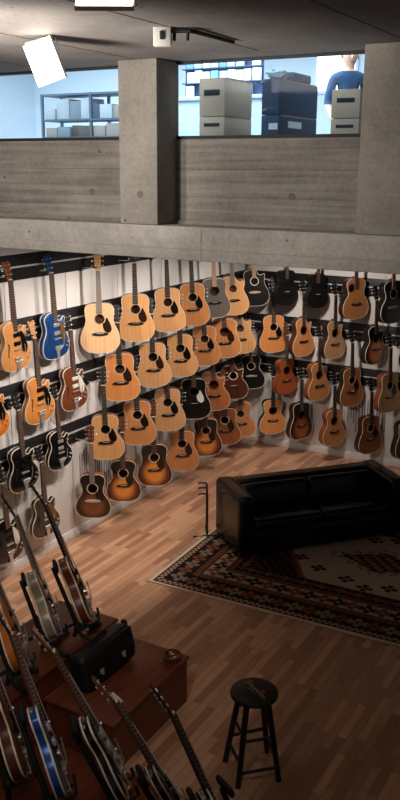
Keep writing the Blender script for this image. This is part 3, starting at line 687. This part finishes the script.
def standing(label, P, ax_az, lean, n_az, plat, sc, slabel, **kw):
    a = (math.sin(rad(lean))*math.cos(rad(ax_az)), math.sin(rad(lean))*math.sin(rad(ax_az)), math.cos(rad(lean)))
    n = (math.cos(rad(n_az)), math.sin(rad(n_az)), 0)
    g = electric(label, P, n, a, sc, strings=True, group='guitars on floor stands', **kw)
    stand(P, n_az, a, kw.get('depth', .06), plat, slabel)
    return g
E_sil = flat('silver_grey_lacquer', (176, 160, 142), .22, .35, coat=.4); E_brb = burst('brown_burst_top', (170, 84, 36), (40, 18, 12)); E_bsd = wood('brown_burst_sides', (110, 52, 28))
E_ors = wood('orange_amber_sides', (206, 112, 38)); E_ch = wood('cherry_brown_sides', (92, 40, 26))
SBLUE = sparkle('blue_pearl_sides', (14, 50, 120), (36, 92, 170))
standing('amber orange hollow electric guitar on a stand at the photo edge', (2.042, -7.215, .72), 177, 25, 38, .57, 1.08, 'black stand under the amber orange guitar on the tallest plinth', top=E_org, sides=E_ors, depth=.072)
standing('silver grey hollow electric guitar with cream edges on a stand', (1.92, -6.72, .665), 174, 26, 38, .57, 1.08, 'black stand under the silver grey guitar', top=E_sil, sides=E_sil, depth=.072, neckm=wood('silver_grey_neck', (150, 132, 112)))
standing('brown sunburst hollow electric guitar with cream edges on a stand', (2.045, -6.485, .715), 180, 26, 38, .57, 1.08, 'black stand under the brown sunburst guitar at the plinth edge', top=E_brb, sides=E_bsd, depth=.072, neckm=M_ebony)
standing('cherry brown electric guitar with cream edges at the lower left', (2.66, -7.93, .60), 168, 28, 40, .08, 1.05, 'black stand under the cherry brown guitar', top=E_wal, sides=E_ch, depth=.07)
standing('dark blue sparkle electric guitar on a stand in the foreground', (3.018, -8.014, .689), 169, 28, 42, .08, 1.05, 'black stand under the dark blue sparkle guitar', top=SBLUE, sides=SBLUE, depth=.055, pick='chrome')
standing('black electric guitar with cream edges on a foreground stand', (3.273, -7.801, .661), 200, 26, 42, .08, 1.05, 'black stand under the black guitar with cream edges', top=E_blk, sides=E_blk, depth=.052, pick='chrome', hd=M_mah)
standing('dark electric guitar with brown headstock and white tag in the foreground', (3.653, -7.68, .41), 194, 31, 42, .08, 1.05, 'black stand under the guitar with the white tag', top=E_blk, sides=E_blk, depth=.05, hd=M_mah, fb='b', fh=False)
standing('dark electric guitar with black headstock nearest the bar stool', (4.06, -7.877, .513), 178, 30, 42, .08, 1.05, 'black stand under the guitar nearest the bar stool', top=E_blk, sides=E_blk, depth=.05, hd=M_ebony, pg='white', fh=False)
stand((3.90, -7.45, .45), 60, (-.25, -.25, 1), .05, .08, 'empty black guitar stand in front of the bar stool', .34)
o = thing('price_tag', 'white price tag on the brown headstock in the foreground', 'price tag', (3.205, -7.79, 1.205), rad(15))
MB().box((.0, 0, 0), (.075, .003, .032), rot=Matrix.Rotation(rad(38), 3, 'Y'), bev=.001).obj('card', M_whitepg, o); MB().tube([(-.03, 0, .02), (-.06, .0, .03), (-.09, -.02, .015)], .0012, 4).obj('cord', M_dark, o)

# black case leaning on the tall plinth
o = thing('instrument_case', 'black soft case with metal clasps leaning against the tallest plinth', 'case', (2.27, -6.62, .395), 0)
R = Matrix.Rotation(rad(-14), 3, 'Y')
def tilt(mb):
    for v in mb.bm.verts: v.co = R @ v.co
    return mb
tilt(MB().box((0, 0, .135), (.16, .60, .27), bev=.045, seg=4)).obj('case_body', leather('black_nylon_case', (14, 14, 15), .55), o)
tilt(MB().box((.083, 0, .165), (.02, .55, .18), bev=.009)).obj('front_flap', leather('black_nylon_flap', (11, 11, 12), .5), o)
tilt(MB().tube([(-.02, .30, .12), (-.02, .345, .16), (-.02, .355, .19), (-.02, .345, .22), (-.02, .30, .24)], .014, 8)).obj('carry_handle', M_dark, o)
tilt(MB().tube([(-.02, -.12, .265), (-.02, -.09, .288), (-.02, .09, .288), (-.02, .12, .265)], .013, 8)).obj('carry_handle', M_dark, o)
for y in (-.15, .12): tilt(MB().box((.10, y, .105), (.012, .04, .035), bev=.004).box((.108, y, .097), (.008, .02, .04), bev=.003)).obj('clasp', M_chrome, o)
for z in (.08, .17, .25): tilt(MB().ball((.0, .315, z), .03, (1, .6, 1))).obj('side_buckle', M_dark, o)
# wooden bowl of picks
o = thing('wooden_bowl', 'small turned wooden bowl on the plinth corner', 'bowl', (2.583, -6.215, .395))
MB().lathe([(.045, 0), (.066, .012), (.075, .035), (.074, .045), (.066, .045), (.060, .02), (.02, .012)], 28).obj('bowl_shell', wood('dark_bowl_wood', (112, 62, 38)), o)
rr = random.Random(2)
for i in range(9):
    a = rr.random()*6.28; r = .042*math.sqrt(rr.random())
    k = MB().prism(catmull([(0, -.013), (.011, .006), (0, .011), (-.011, .006)], 3), -.001, .001).obj('guitar_pick', [M_chrome, M_whitepg, M_tort][i % 3], None, 0)
    k.location = (2.583+r*math.cos(a), -6.215+r*math.sin(a), .395+.022+.0025*i); k.rotation_euler = (rad(90)+rr.uniform(-.4, .4), rr.uniform(-.3, .3), a)
    tag(k, 'small guitar pick lying in the wooden bowl', 'guitar pick', 'picks in the wooden bowl')

# ------------------------------------------------------------------ bar stool
o = thing('bar_stool', 'black wooden bar stool with round seat and script lettering', 'stool', (3.45, -6.57, 0), 0)
M_st = flat('black_stool_paint', (12, 11, 11), .5)
MB().lathe([(.10, .588), (.150, .590), (.160, .598), (.163, .610), (.158, .622), (.145, .627), (.02, .627)], 40).obj('seat', M_st, o)
feet = [(-.206, -.011), (-.004, -.204), (.204, -.004), (.006, .223)]
tops = [(x*.50, y*.50) for x, y in feet]
for (x, y), (tx, ty) in zip(feet, tops): MB().cyl((x, y, 0), (tx, ty, .592), .0185, .0215, 14).obj('leg', M_st, o)
def legp(i, z): t = z/.592; return (feet[i][0]*(1-t)+tops[i][0]*t, feet[i][1]*(1-t)+tops[i][1]*t, z)
for a, b, zs in ((0, 1, (.16, .36)), (1, 2, (.10, .32)), (2, 3, (.16, .36)), (3, 0, (.22, .47))):
    for z in zs: MB().cyl(legp(a, z), legp(b, z), .0115, n=10).obj('rung', M_st, o)
M_let = flat('gold_brown_lettering', (160, 116, 78), .6)
def stroke(pts, r=.0028): return MB().tube([(x, y, .6285) for x, y in catmull_open(pts)], r, 5)
def catmull_open(P, n=5):
    Q = [P[0]]+P+[P[-1]]; out = []
    for i in range(1, len(Q)-2):
        for k in range(n):
            t = k/n; p0, p1, p2, p3 = Q[i-1], Q[i], Q[i+1], Q[i+2]
            out.append(tuple(.5*((2*p1[j])+(-p0[j]+p2[j])*t+(2*p0[j]-5*p1[j]+4*p2[j]-p3[j])*t*t+(-p0[j]+3*p1[j]-3*p2[j]+p3[j])*t**3) for j in (0, 1)))
    return out+[P[-1]]
# flowing script wordmark running across the seat, plus a small second line
Rr = Matrix.Rotation(rad(-28), 2)
def sc2(P): return [tuple(Rr @ Vector((x, y))) for x, y in P]
word = [(-.115, .035), (-.085, .052), (-.09, .005), (-.11, .0), (-.098, .025), (-.07, .02), (-.06, .002), (-.048, .025), (-.06, .03), (-.045, .0), (-.03, .025), (-.025, .002), (-.012, .024), (-.01, .002), (.004, .025), (.015, .002), (.02, .028), (.03, .0), (.045, .02), (.05, .05), (.038, .045), (.05, .0), (.065, .022), (.078, .018), (.068, .002), (.085, .0), (.105, .018)]
mbw = stroke(sc2(word))
for P in ([(-.04, -.022), (-.03, -.012), (-.02, -.022)], [(-.012, -.022), (-.004, -.012), (.004, -.022)], [(.014, -.022), (.022, -.012), (.03, -.022)], [(.085, .0), (.10, -.012), (.115, .0), (.10, .014), (.085, .0)]):
    for p_ in [stroke(sc2(P), .002)]:
        me = p_.mesh('tmp', 0); mbw.bm.from_mesh(me)
mbw.obj('script_lettering', M_let, o)

# ------------------------------------------------------------------ rug
RL, RW = 3.9, 3.0
def rugcol(u, v):
    blk, navy, org, crm, tan, brn = (24, 19, 18), (30, 25, 26), (116, 68, 44), (160, 138, 116), (186, 162, 140), (84, 52, 38)
    ue, ve = min(u, RL-u), min(v, RW-v); e = min(ue, ve); s = v if ue < ve else u
    j = 0
    def flower(d0, w, per, fg, bg, alt=None):
        c = (e-d0)/w-.5; t = s/per; k = int(t); q = (t-k-.5)*per/w
        r = math.hypot(c, q); a = math.atan2(c, q)
        if r < .20+.26*abs(math.cos(2*a)): return (alt if (alt and k % 2) else fg) if r > .10 else bg
        if abs(q) > per/w*.5-.08 and abs(c) < .25: return alt or fg
        return bg
    if e < .035: return (206, 184, 158)
    if e < .05: return blk
    if e < .105: return crm if (int(s/.03)+int((e-.05)/.0275)) % 2 else brn
    if e < .125: return blk
    if e < .30: return flower(.125, .175, .155, org, navy, (128, 108, 90))
    if e < .32: return blk
    if e < .385: return org if int(s/.022) % 3 else brn
    if e < .40: return blk
    if e < .575: return flower(.40, .175, .145, blk, crm, (110, 62, 42))
    if e < .59: return blk
    if e < .645: return org if int(s/.022) % 3 else brn
    if e < .66: return blk
    if e < .76: return flower(.66, .10, .095, (120, 98, 80), navy, org)
    if e < .80: return blk if int(s/.04) % 2 else brn
    # field: cream lozenge, dark latticed corners with stepped edge
    cu, cv = u-RL/2, v-RW/2; au, av = abs(cu), abs(cv)
    step = lambda x: math.floor(x/.045)*.045
    lim = (RL/2-.8)-.55+step(.7-av if False else 0)+.66*(.70-step(av))-.66*0
    lim = (RL/2-1.33)+.66*(.70-step(av)) if False else (RL/2-.97)-.62*step(av)+.03
    if au > lim+.06:
        return (org if (int(u/.03)+int(v/.03)) % 2 and (int(u/.06)+int(v/.06)) % 2 else navy) if int((u+v)/.05) % 2 or int((u-v)/.05) % 2 else (62, 40, 32)
    if au > lim: return (118, 70, 46)
    d = au/.62+av/.34
    if d < .70:
        r = (math.floor(u/.05)+math.floor(v/.05)) % 3
        return [org, blk, (150, 116, 88)][r] if d < .62 else blk
    if d < .98:
        q = ((cu/.12) % 1-.5, (cv/.09) % 1-.5); return (brn if math.hypot(*q) > .15 else tan) if math.hypot(*q) < .33 else tan
    for (fu, fv) in [(sx*a_, sy*b_) for sx in (-1, 1) for sy in (-1, 1) for a_, b_ in ((.22, .52), (.55, .42), (.80, .26), (.98, .06), (-.0, .62))]:
        x, y = cu-fu, cv-fv
        for ox, oy in ((.055, 0), (-.055, 0), (0, .045), (0, -.045)):
            if math.hypot((x-ox)/1.2, y-oy) < .027: return blk
        if abs(x) < .03 and abs(y) < .012: return brn
    return tan
def rug():
    nu, nv = 420, 320; vs = []; fs = []; cols = []
    for i in range(nu+1):
        for k in range(nv+1):
            u, v = RL*i/nu, RW*k/nv
            wob = .006*math.sin(u*5.1)+.004*math.sin(u*13+1)
            vs.append((u, v+(wob if k == 0 else 0), .012)); cols.append(lin(rugcol(min(max(u, .001), RL-.001), min(max(v, .001), RW-.001))))
    W_ = nv+1
    for i in range(nu):
        for k in range(nv): fs.append((i*W_+k, (i+1)*W_+k, (i+1)*W_+k+1, i*W_+k+1))
    # turned-down edge so the pile has thickness
    n0 = len(vs); loop = [i*W_ for i in range(nu+1)]+[nu*W_+k for k in range(1, nv+1)]+[i*W_+nv for i in range(nu-1, -1, -1)]+[k for k in range(nv-1, 0, -1)]
    for q in loop: x, y, z = vs[q]; vs.append((x, y, .001)); cols.append(lin((170, 148, 124)))
    for q in range(len(loop)): r = (q+1) % len(loop); fs.append((loop[q], n0+q, n0+r, loop[r]))
    me = bpy.data.meshes.new('persian_rug'); me.from_pydata(vs, [], fs); ca = me.color_attributes.new('pile', 'FLOAT_COLOR', 'POINT')
    ca.data.foreach_set('color', [c for q in cols for c in q])
    m, nt, p = nodes_of('wool_pile'); at = nd(nt, 'ShaderNodeAttribute'); at.attribute_name = 'pile'
    tc = nd(nt, 'ShaderNodeTexCoord'); nz = nd(nt, 'ShaderNodeTexNoise', Scale=90.0, Detail=3.0); nt.links.new(tc.outputs['Object'], nz.inputs['Vector'])
    hs = nd(nt, 'ShaderNodeHueSaturation'); mr = nd(nt, 'ShaderNodeMapRange'); mr.inputs['To Min'].default_value = .75; mr.inputs['To Max'].default_value = 1.2
    nt.links.new(nz.outputs['Fac'], mr.inputs[0]); nt.links.new(mr.outputs[0], hs.inputs['Value']); nt.links.new(at.outputs['Color'], hs.inputs['Color']); nt.links.new(hs.outputs[0], p.inputs['Base Color'])
    p.inputs['Roughness'].default_value = .95; p.inputs['Specular IOR Level'].default_value = .1
    o = put('persian_rug', me, m); o.location = (1.315, -4.625, 0); o.rotation_euler = (0, 0, rad(2.2))
    tag(o, 'patterned oriental rug with dark borders and cream centre under the sofa', 'rug')
    fr = MB(); rr = random.Random(4)
    for i in range(95):
        y = RW*i/94; fr.tube([(0.002, y, .006), (-.025, y+rr.uniform(-.012, .012), .004), (-.05-.02*rr.random(), y+rr.uniform(-.02, .02), .003)], .0035, 4)
    f = fr.obj('fringe', flat('cream_wool_fringe', (206, 186, 162), .9), o); f['kind'] = 'stuff'; f['label'] = 'cream fringe'
rug()

# ------------------------------------------------------------------ sofa
SA = math.atan2(.755, .655)
o = thing('leather_sofa', 'black leather two seat sofa standing on the patterned rug', 'sofa', (1.33, -3.29, 0), SA)
ML = leather('black_leather', (7, 10, 12), .24)
SL, SD, SH, Z0 = 2.0, .74, .71, .012     # local +X along the sofa, -Y towards its front
MB().box((SL/2, -SD/2, .17), (SL-.06, SD-.06, .26), bev=.03, seg=3).obj('base_frame', ML, o)
MB().box((SL/2, -.10, .40), (SL-.04, .20, SH-.14), bev=.055, seg=5).obj('backrest', ML, o)
for x in (.095, SL-.095): MB().box((x, -SD/2, .385), (.19, SD, SH-.08), bev=.055, seg=5).obj('armrest', ML, o)
for k in (0, 1):
    w = (SL-.38)/2; x = .19+w*(k+.5)
    MB().box((x, -.46, .355), (w-.008, .55, .15), bev=.045, seg=5).obj('seat_cushion', ML, o)
    MB().box((x, -.255, .53), (w-.008, .15, .27), rot=Matrix.Rotation(rad(-10), 3, 'X'), bev=.055, seg=5).obj('back_cushion', ML, o)
for x in (.08, SL-.08):
    for y in (-.08, -SD+.08): MB().cyl((x, y, Z0), (x, y, .06), .022, .03, 12).obj('foot', M_dark, o)
for x in (.03, .16):
    MB().tube([(x, -SD+.06, .697), (x, -.40, .702), (x, -.08, .697)], .006, 6).obj('piping', ML, o)

# folded multi-guitar rack beside the sofa
o = thing('folding_guitar_rack', 'thin black folded metal rack standing at the sofa end', 'rack', (1.24, -3.30, .0), rad(33))
for k, (dy, h) in enumerate(((-.06, .50), (.0, .55), (.07, .58))):
    MB().tube([(0, dy, .012), (0, dy, h-.02), (-.01, dy, h), (-.085, dy, h), (-.095, dy, h-.012)], .0105, 8).obj('upright', M_dark, o)
MB().tube([(0, -.16, .016), (0, .17, .016)], .011, 8).obj('base_bar', M_dark, o)
MB().tube([(-.16, -.12, .016), (0, -.10, .018), (.10, -.11, .016)], .010, 8).obj('foot_bar', M_dark, o)

# ------------------------------------------------------------------ hall ceiling fixtures
def floodlight(c, r_, d_, w, h, ceilz, label):
    r_ = Vector(r_).normalized(); d_ = Vector(d_); d_ = (d_-r_*d_.dot(r_)).normalized(); n = d_.cross(r_)*1.0
    if n.dot(Vector((5.6, -11.1, 4.0))-Vector(c)) < 0: n = -n
    o = thing('floodlight', label, 'lamp', c, group='ceiling floodlights')
    def slab(n0, n1, ww, hh, name, m):
        mb = MB(); A = [r_*(sx*ww/2)+d_*(sy*hh/2) for sx, sy in ((-1, -1), (1, -1), (1, 1), (-1, 1))]
        V = [[mb.bm.verts.new(a+n*q) for a in A] for q in (n0, n1)]
        for i in range(4): mb.bm.faces.new((V[0][i], V[0][(i+1) % 4], V[1][(i+1) % 4], V[1][i]))
        mb.bm.faces.new(V[0][::-1]); mb.bm.faces.new(V[1]); return mb.obj(name, m, o, 0)
    slab(-.022, -.001, w+.02, h+.02, 'housing', flat('white_fixture_enamel', (214, 210, 204), .4, noise=.02))
    slab(0, .004, w, h, 'lit_panel', flat('lit_lamp_glass', (255, 240, 225), .5, emit=14, noise=0))
    top = Vector((c[0], c[1]+.05, ceilz))-Vector(c)
    for sx in (-1, 1): MB().tube([r_*(sx*(w/2+.015))-n*.03, r_*(sx*(w/2+.015))-n*.05-d_*(h*.5+.02), top+Vector((sx*.03, .0, 0))], .007, 6).obj('bracket', flat('white_fixture_enamel', (214, 210, 204), .4), o)
    return o
floodlight((2.053, -6.80, 4.604), (30.1, 1.75, 7.6), (8.1, 10.4, -35), .187, .225, 4.75, 'bright square floodlight hanging from the ceiling in front of the left window')
floodlight((3.214, -7.768, 4.71), (1, .55, .0), (.20, -.3, -.30), .24, .10, 4.75, 'bright floodlight at the top edge of the photo')
o = thing('ceiling_sensor', 'small white box with a black slot on the concrete ceiling', 'sensor', (2.86, -6.74, 4.75))
RB = Matrix.Rotation(rad(26), 3, 'Z')
MB().box((0, 0, -.05), (.10, .06, .10), rot=RB, bev=.006).obj('sensor_case', flat('white_plastic_case', (196, 190, 184), .5), o); MB().box(RB @ Vector((0, -.033, -.045)), (.025, .008, .045), rot=RB, bev=.003).obj('lens_slot', M_dark, o)
o = thing('ceiling_cable_track', 'black cable track running back from the white ceiling box', 'track', (2.87, -6.58, 4.75))
MB().tube([(0, -.16, -.02), (.13, -.10, -.02), (.125, .05, -.014), (.11, .46, -.012)], .011, 8).obj('track_bar', M_dark, o); MB().cyl((.05, -.13, -.02), (.05, -.135, -.07), .010, n=10).obj('track_end', M_dark, o); MB().cyl((.12, -.10, -.02), (.12, -.105, -.07), .009, n=10).obj('track_end', M_dark, o)

# ------------------------------------------------------------------ things in the shop upstairs
M_card = flat('brown_cardboard', (196, 168, 142), .85); M_cardd = flat('dark_blue_carton', (54, 68, 90), .7); M_label = flat('white_carton_label', (220, 226, 230), .7, noise=.02)
def carton(x0, x1, y0, y1, z0, z1, m, label, group, hole=True, lab=None):
    o = thing('carton', label, 'box', ((x0+x1)/2, (y0+y1)/2, z0), 0, group); dx, dy, h = x1-x0, y1-y0, z1-z0
    MB().box((0, 0, h/2), (dx, dy, h-.004), bev=.006).obj('carton_body', m, o)
    if hole: MB().box((.0, -dy/2-.001, h*.62), (dx*.62, .006, h*.16), bev=.002).obj('hand_hole', M_dark, o)
    if lab: MB().box((lab*dx*.2, -dy/2-.002, h*.5), (dx*.5, .004, h*.28)).obj('carton_label', M_label, o, 0); MB().box((dx/2+.002, -dy*.1, h*.62), (.004, dy*.34, h*.3)).obj('carton_label', M_label, o, 0)
    MB().box((dx/2, 0, h*.985), (.004, dy*.9, .01)).obj('packing_tape', flat('packing_tape', (150, 120, 92), .4), o, 0)
    return o
PN = ['lowest', 'second from the bottom', 'third from the bottom', 'topmost']
zz = [3.625, 4.0, 4.24, 4.42, 4.735]
for i in range(4):
    carton(1.70, 1.95, -4.32, -3.80, zz[i], zz[i+1], M_card, 'brown carton behind the right window, %s in the leftmost stack' % PN[i], 'cartons upstairs')
    carton(2.30, 2.46, -4.32, -3.50, zz[i], zz[i+1]-.03*(i == 3), M_cardd, 'dark carton behind the right window, %s in the middle stack' % PN[i], 'cartons upstairs', False, (i in (1, 2)) and 1)
zz = [3.625, 4.0, 4.22, 4.38, 4.60]
for i in range(4): carton(2.92, 3.16, -4.32, -3.80, zz[i], zz[i+1], M_card, 'brown carton beside the right pillar, %s in its stack' % PN[i], 'cartons upstairs')
o = thing('paper_bag', 'crumpled pale paper bag on the dark carton stack', 'bag', (2.38, -4.2, 4.705))
mb = MB().ball((0, 0, .045), .09, (1, .8, .5), 14, 9); rr = random.Random(9)
for v in mb.bm.verts: v.co += Vector((rr.uniform(-.012, .012), rr.uniform(-.012, .012), rr.uniform(-.008, .008)))
mb.obj('crumpled_bag', flat('pale_paper', (170, 186, 196), .8), o, 20)
tag(MB().box((2.40, -3.83, 4.745), (.11, .38, .075), bev=.02).obj('black_gear_bag', flat('dark_blue_fabric', (38, 58, 84), .8)), 'dark folded bag on the back of the dark carton stack', 'bag')
# wall rack of packaged strings and low white counter
o = thing('white_counter', 'white panelled counter under the packet rack upstairs', 'counter', (0, -1.0, 3.625))
MB().box((0, .2, .60), (1.5, .38, 1.2), bev=.006).obj('counter_body', flat('pale_counter_laminate', (150, 166, 176), .6), o); MB().box((0, .19, 1.225), (1.56, .44, .05), bev=.006).obj('counter_top', flat('grey_counter_top', (150, 158, 166), .5), o)
o = thing('packet_rack', 'dark wall rack holding pale string packets upstairs', 'rack', (-.08, -.62, 4.875))
MB().box((0, .02, .38), (1.16, .02, .76)).obj('back_board', flat('dark_blue_board', (40, 66, 100), .7), o, 0)
for r_ in range(4): MB().box((0, -.04, .012+.18*r_), (1.16, .10, .012)).obj('rack_shelf', flat('dark_blue_board', (40, 66, 100), .7), o, 0)
rr = random.Random(12); PM = [flat('packet_%d' % i, c, .5) for i, c in enumerate([(206, 214, 220), (160, 188, 206), (216, 220, 224), (96, 140, 176), (180, 190, 188)])]
pk = {}
for r_ in range(4):
    for i in range(9):
        if rr.random() < .12: continue
        w = .108; h = .125+.03*rr.random()
        p_ = put('string_packet', cached(('pk', round(h, 2)), lambda: MB().box((0, 0, h/2), (w, .05, h), bev=.006).mesh('string_packet', 35)), rr.choice(PM))
        p_.location = (-.58+.122*i+rr.uniform(.03, .05), -.665, 4.894+.18*r_); tag(p_, 'pale packet standing on the dark rack upstairs behind the right window', 'packet', 'packets on the rack upstairs')
# metal shelf with boxes behind the left window
o = thing('metal_shelf', 'grey metal shelf stacked with boxes behind the left window', 'shelf', (-.72, -2.5, 3.625))
M_ms = flat('grey_blue_shelf_steel', (88, 104, 120), .5, .3)
for x in (-.70, .02, .74):
    for y in (-.18, .18): MB().box((x, y, .60), (.03, .03, 1.2)).obj('post', M_ms, o, 0)
for z in (.10, .42, .70, .90, 1.185): MB().box((.02, 0, z), (1.46, .40, .022)).obj('shelf_board', M_ms, o, 0)
rr = random.Random(21); BM_ = [flat('shelf_carton_%d' % i, c, .7) for i, c in enumerate([(170, 176, 180), (120, 130, 138), (76, 88, 98), (150, 140, 128), (44, 76, 112), (90, 78, 70)])]
for z in (.431, .711, .911):
    x = -.66; hmax = .24 if z > .9 else (.16 if z > .7 else .24)
    while x < .66:
        w = .10+.14*rr.random(); h = hmax*(.5+.45*rr.random())
        b = MB().box((0, 0, h/2), (w-.012, .28, h), bev=.004).obj('storage_box', rr.choice(BM_)); b.location = (-.72+x+w/2, -2.52+rr.uniform(-.03, .02), 3.625+z)
        tag(b, 'small storage box on the metal shelf behind the left window', 'box', 'boxes on the shelf upstairs'); x += w
# person upstairs
def person():
    J = [((0, 0, .95), .13), ((0, 0, 1.10), .125), ((0, .0, 1.28), .15), ((0, 0, 1.40), .12), ((0, 0, 1.47), .055), ((0, -.01, 1.53), .06), ((0, -.02, 1.60), .098), ((0, -.015, 1.68), .085),
         ((.17, 0, 1.38), .065), ((.23, .0, 1.12), .048), ((.20, -.17, .95), .038), ((.19, -.24, .91), .03), ((-.17, 0, 1.38), .065), ((-.23, 0, 1.12), .048), ((-.20, -.17, .95), .038), ((-.19, -.24, .91), .03),
         ((.09, 0, .88), .095), ((.10, -.01, .48), .065), ((.10, .02, .09), .045), ((.11, -.12, .04), .04), ((-.09, 0, .88), .095), ((-.10, -.01, .48), .065), ((-.10, .02, .09), .045), ((-.11, -.12, .04), .04)]
    E_ = [(0, 1), (1, 2), (2, 3), (3, 4), (4, 5), (5, 6), (6, 7), (3, 8), (8, 9), (9, 10), (10, 11), (3, 12), (12, 13), (13, 14), (14, 15), (0, 16), (16, 17), (17, 18), (18, 19), (0, 20), (20, 21), (21, 22), (22, 23)]
    for sx, b in ((1, 11), (-1, 15)):
        hx, hy, hz = J[b][0]
        for k, (dx, L) in enumerate(((-.028, .075), (-.009, .085), (.010, .08), (.028, .065))):
            i0 = len(J); J.append(((hx+dx*.8, hy-.045, hz-.01), .010)); J.append(((hx+dx, hy-.045-L*.55, hz-.018), .0095)); J.append(((hx+dx, hy-.045-L*.9, hz-.045), .008))
            E_ += [(b, i0), (i0, i0+1), (i0+1, i0+2)]
        i0 = len(J); J.append(((hx-sx*.035, hy-.02, hz), .011)); J.append(((hx-sx*.055, hy-.06, hz-.01), .009)); E_ += [(b, i0), (i0, i0+1)]
    me = bpy.data.meshes.new('person_skeleton'); me.from_pydata([j[0] for j in J], E_, []); t = bpy.data.objects.new('tmp', me); COL.objects.link(t)
    t.modifiers.new('s', 'SKIN'); sv = me.skin_vertices[0].data
    for i, (_, r) in enumerate(J): sv[i].radius = (r, r*(.72 if i in (1, 2, 3, 0) else 1))
    sv[0].use_root = True
    ss = t.modifiers.new('u', 'SUBSURF'); ss.levels = 2
    dg = bpy.context.evaluated_depsgraph_get(); bm_ = bpy.data.meshes.new_from_object(t.evaluated_get(dg)); bpy.data.objects.remove(t)
    bm_.materials.clear()
    skin = flat('skin', (206, 160, 132), .5); shirt = flat('blue_shirt', (30, 62, 92), .8); trous = flat('dark_trousers', (40, 44, 56), .8); shoe = flat('dark_shoe', (28, 26, 26), .6)
    for m in (skin, shirt, trous, shoe): bm_.materials.append(m)
    for f in bm_.polygons:
        c = f.center; f.use_smooth = True
        arm = abs(c.x) > .155 and c.z < 1.3
        f.material_index = 3 if c.z < .09 else 2 if (c.z < .93 and not arm) else (0 if (c.z > 1.455 or (arm and c.z < 1.10)) else 1)
    p_ = thing('person', 'person in a blue shirt standing behind the cartons by the right pillar', 'person', (1.99, -1.5, 3.58), rad(35))
    b = bpy.data.objects.new('body', bm_); COL.objects.link(b); b.parent = p_
    mb = MB().ball((0, .012, 1.665), .112, (.92, 1.0, .95), 18, 12)
    bmesh.ops.delete(mb.bm, geom=[v for v in mb.bm.verts if v.co.y < -.035 and v.co.z < 1.70 or v.co.z < 1.58], context='VERTS')
    mb.obj('hair', flat('dark_hair', (52, 40, 34), .7), p_)
    for sx in (-1, 1):
        MB().ball((sx*.034, -.108, 1.62), .012, (1, .6, .7)).obj('eye', flat('eye_white', (210, 206, 200), .3), p_); MB().ball((sx*.098, -.01, 1.60), .026, (.35, .7, 1.1)).obj('ear', skin, p_)
    MB().ball((0, -.122, 1.59), .016, (.8, 1.1, 1.4)).obj('nose', skin, p_); MB().ball((0, -.108, 1.548), .02, (1.2, .4, .35)).obj('mouth', flat('lips', (160, 96, 86), .5), p_)
person()
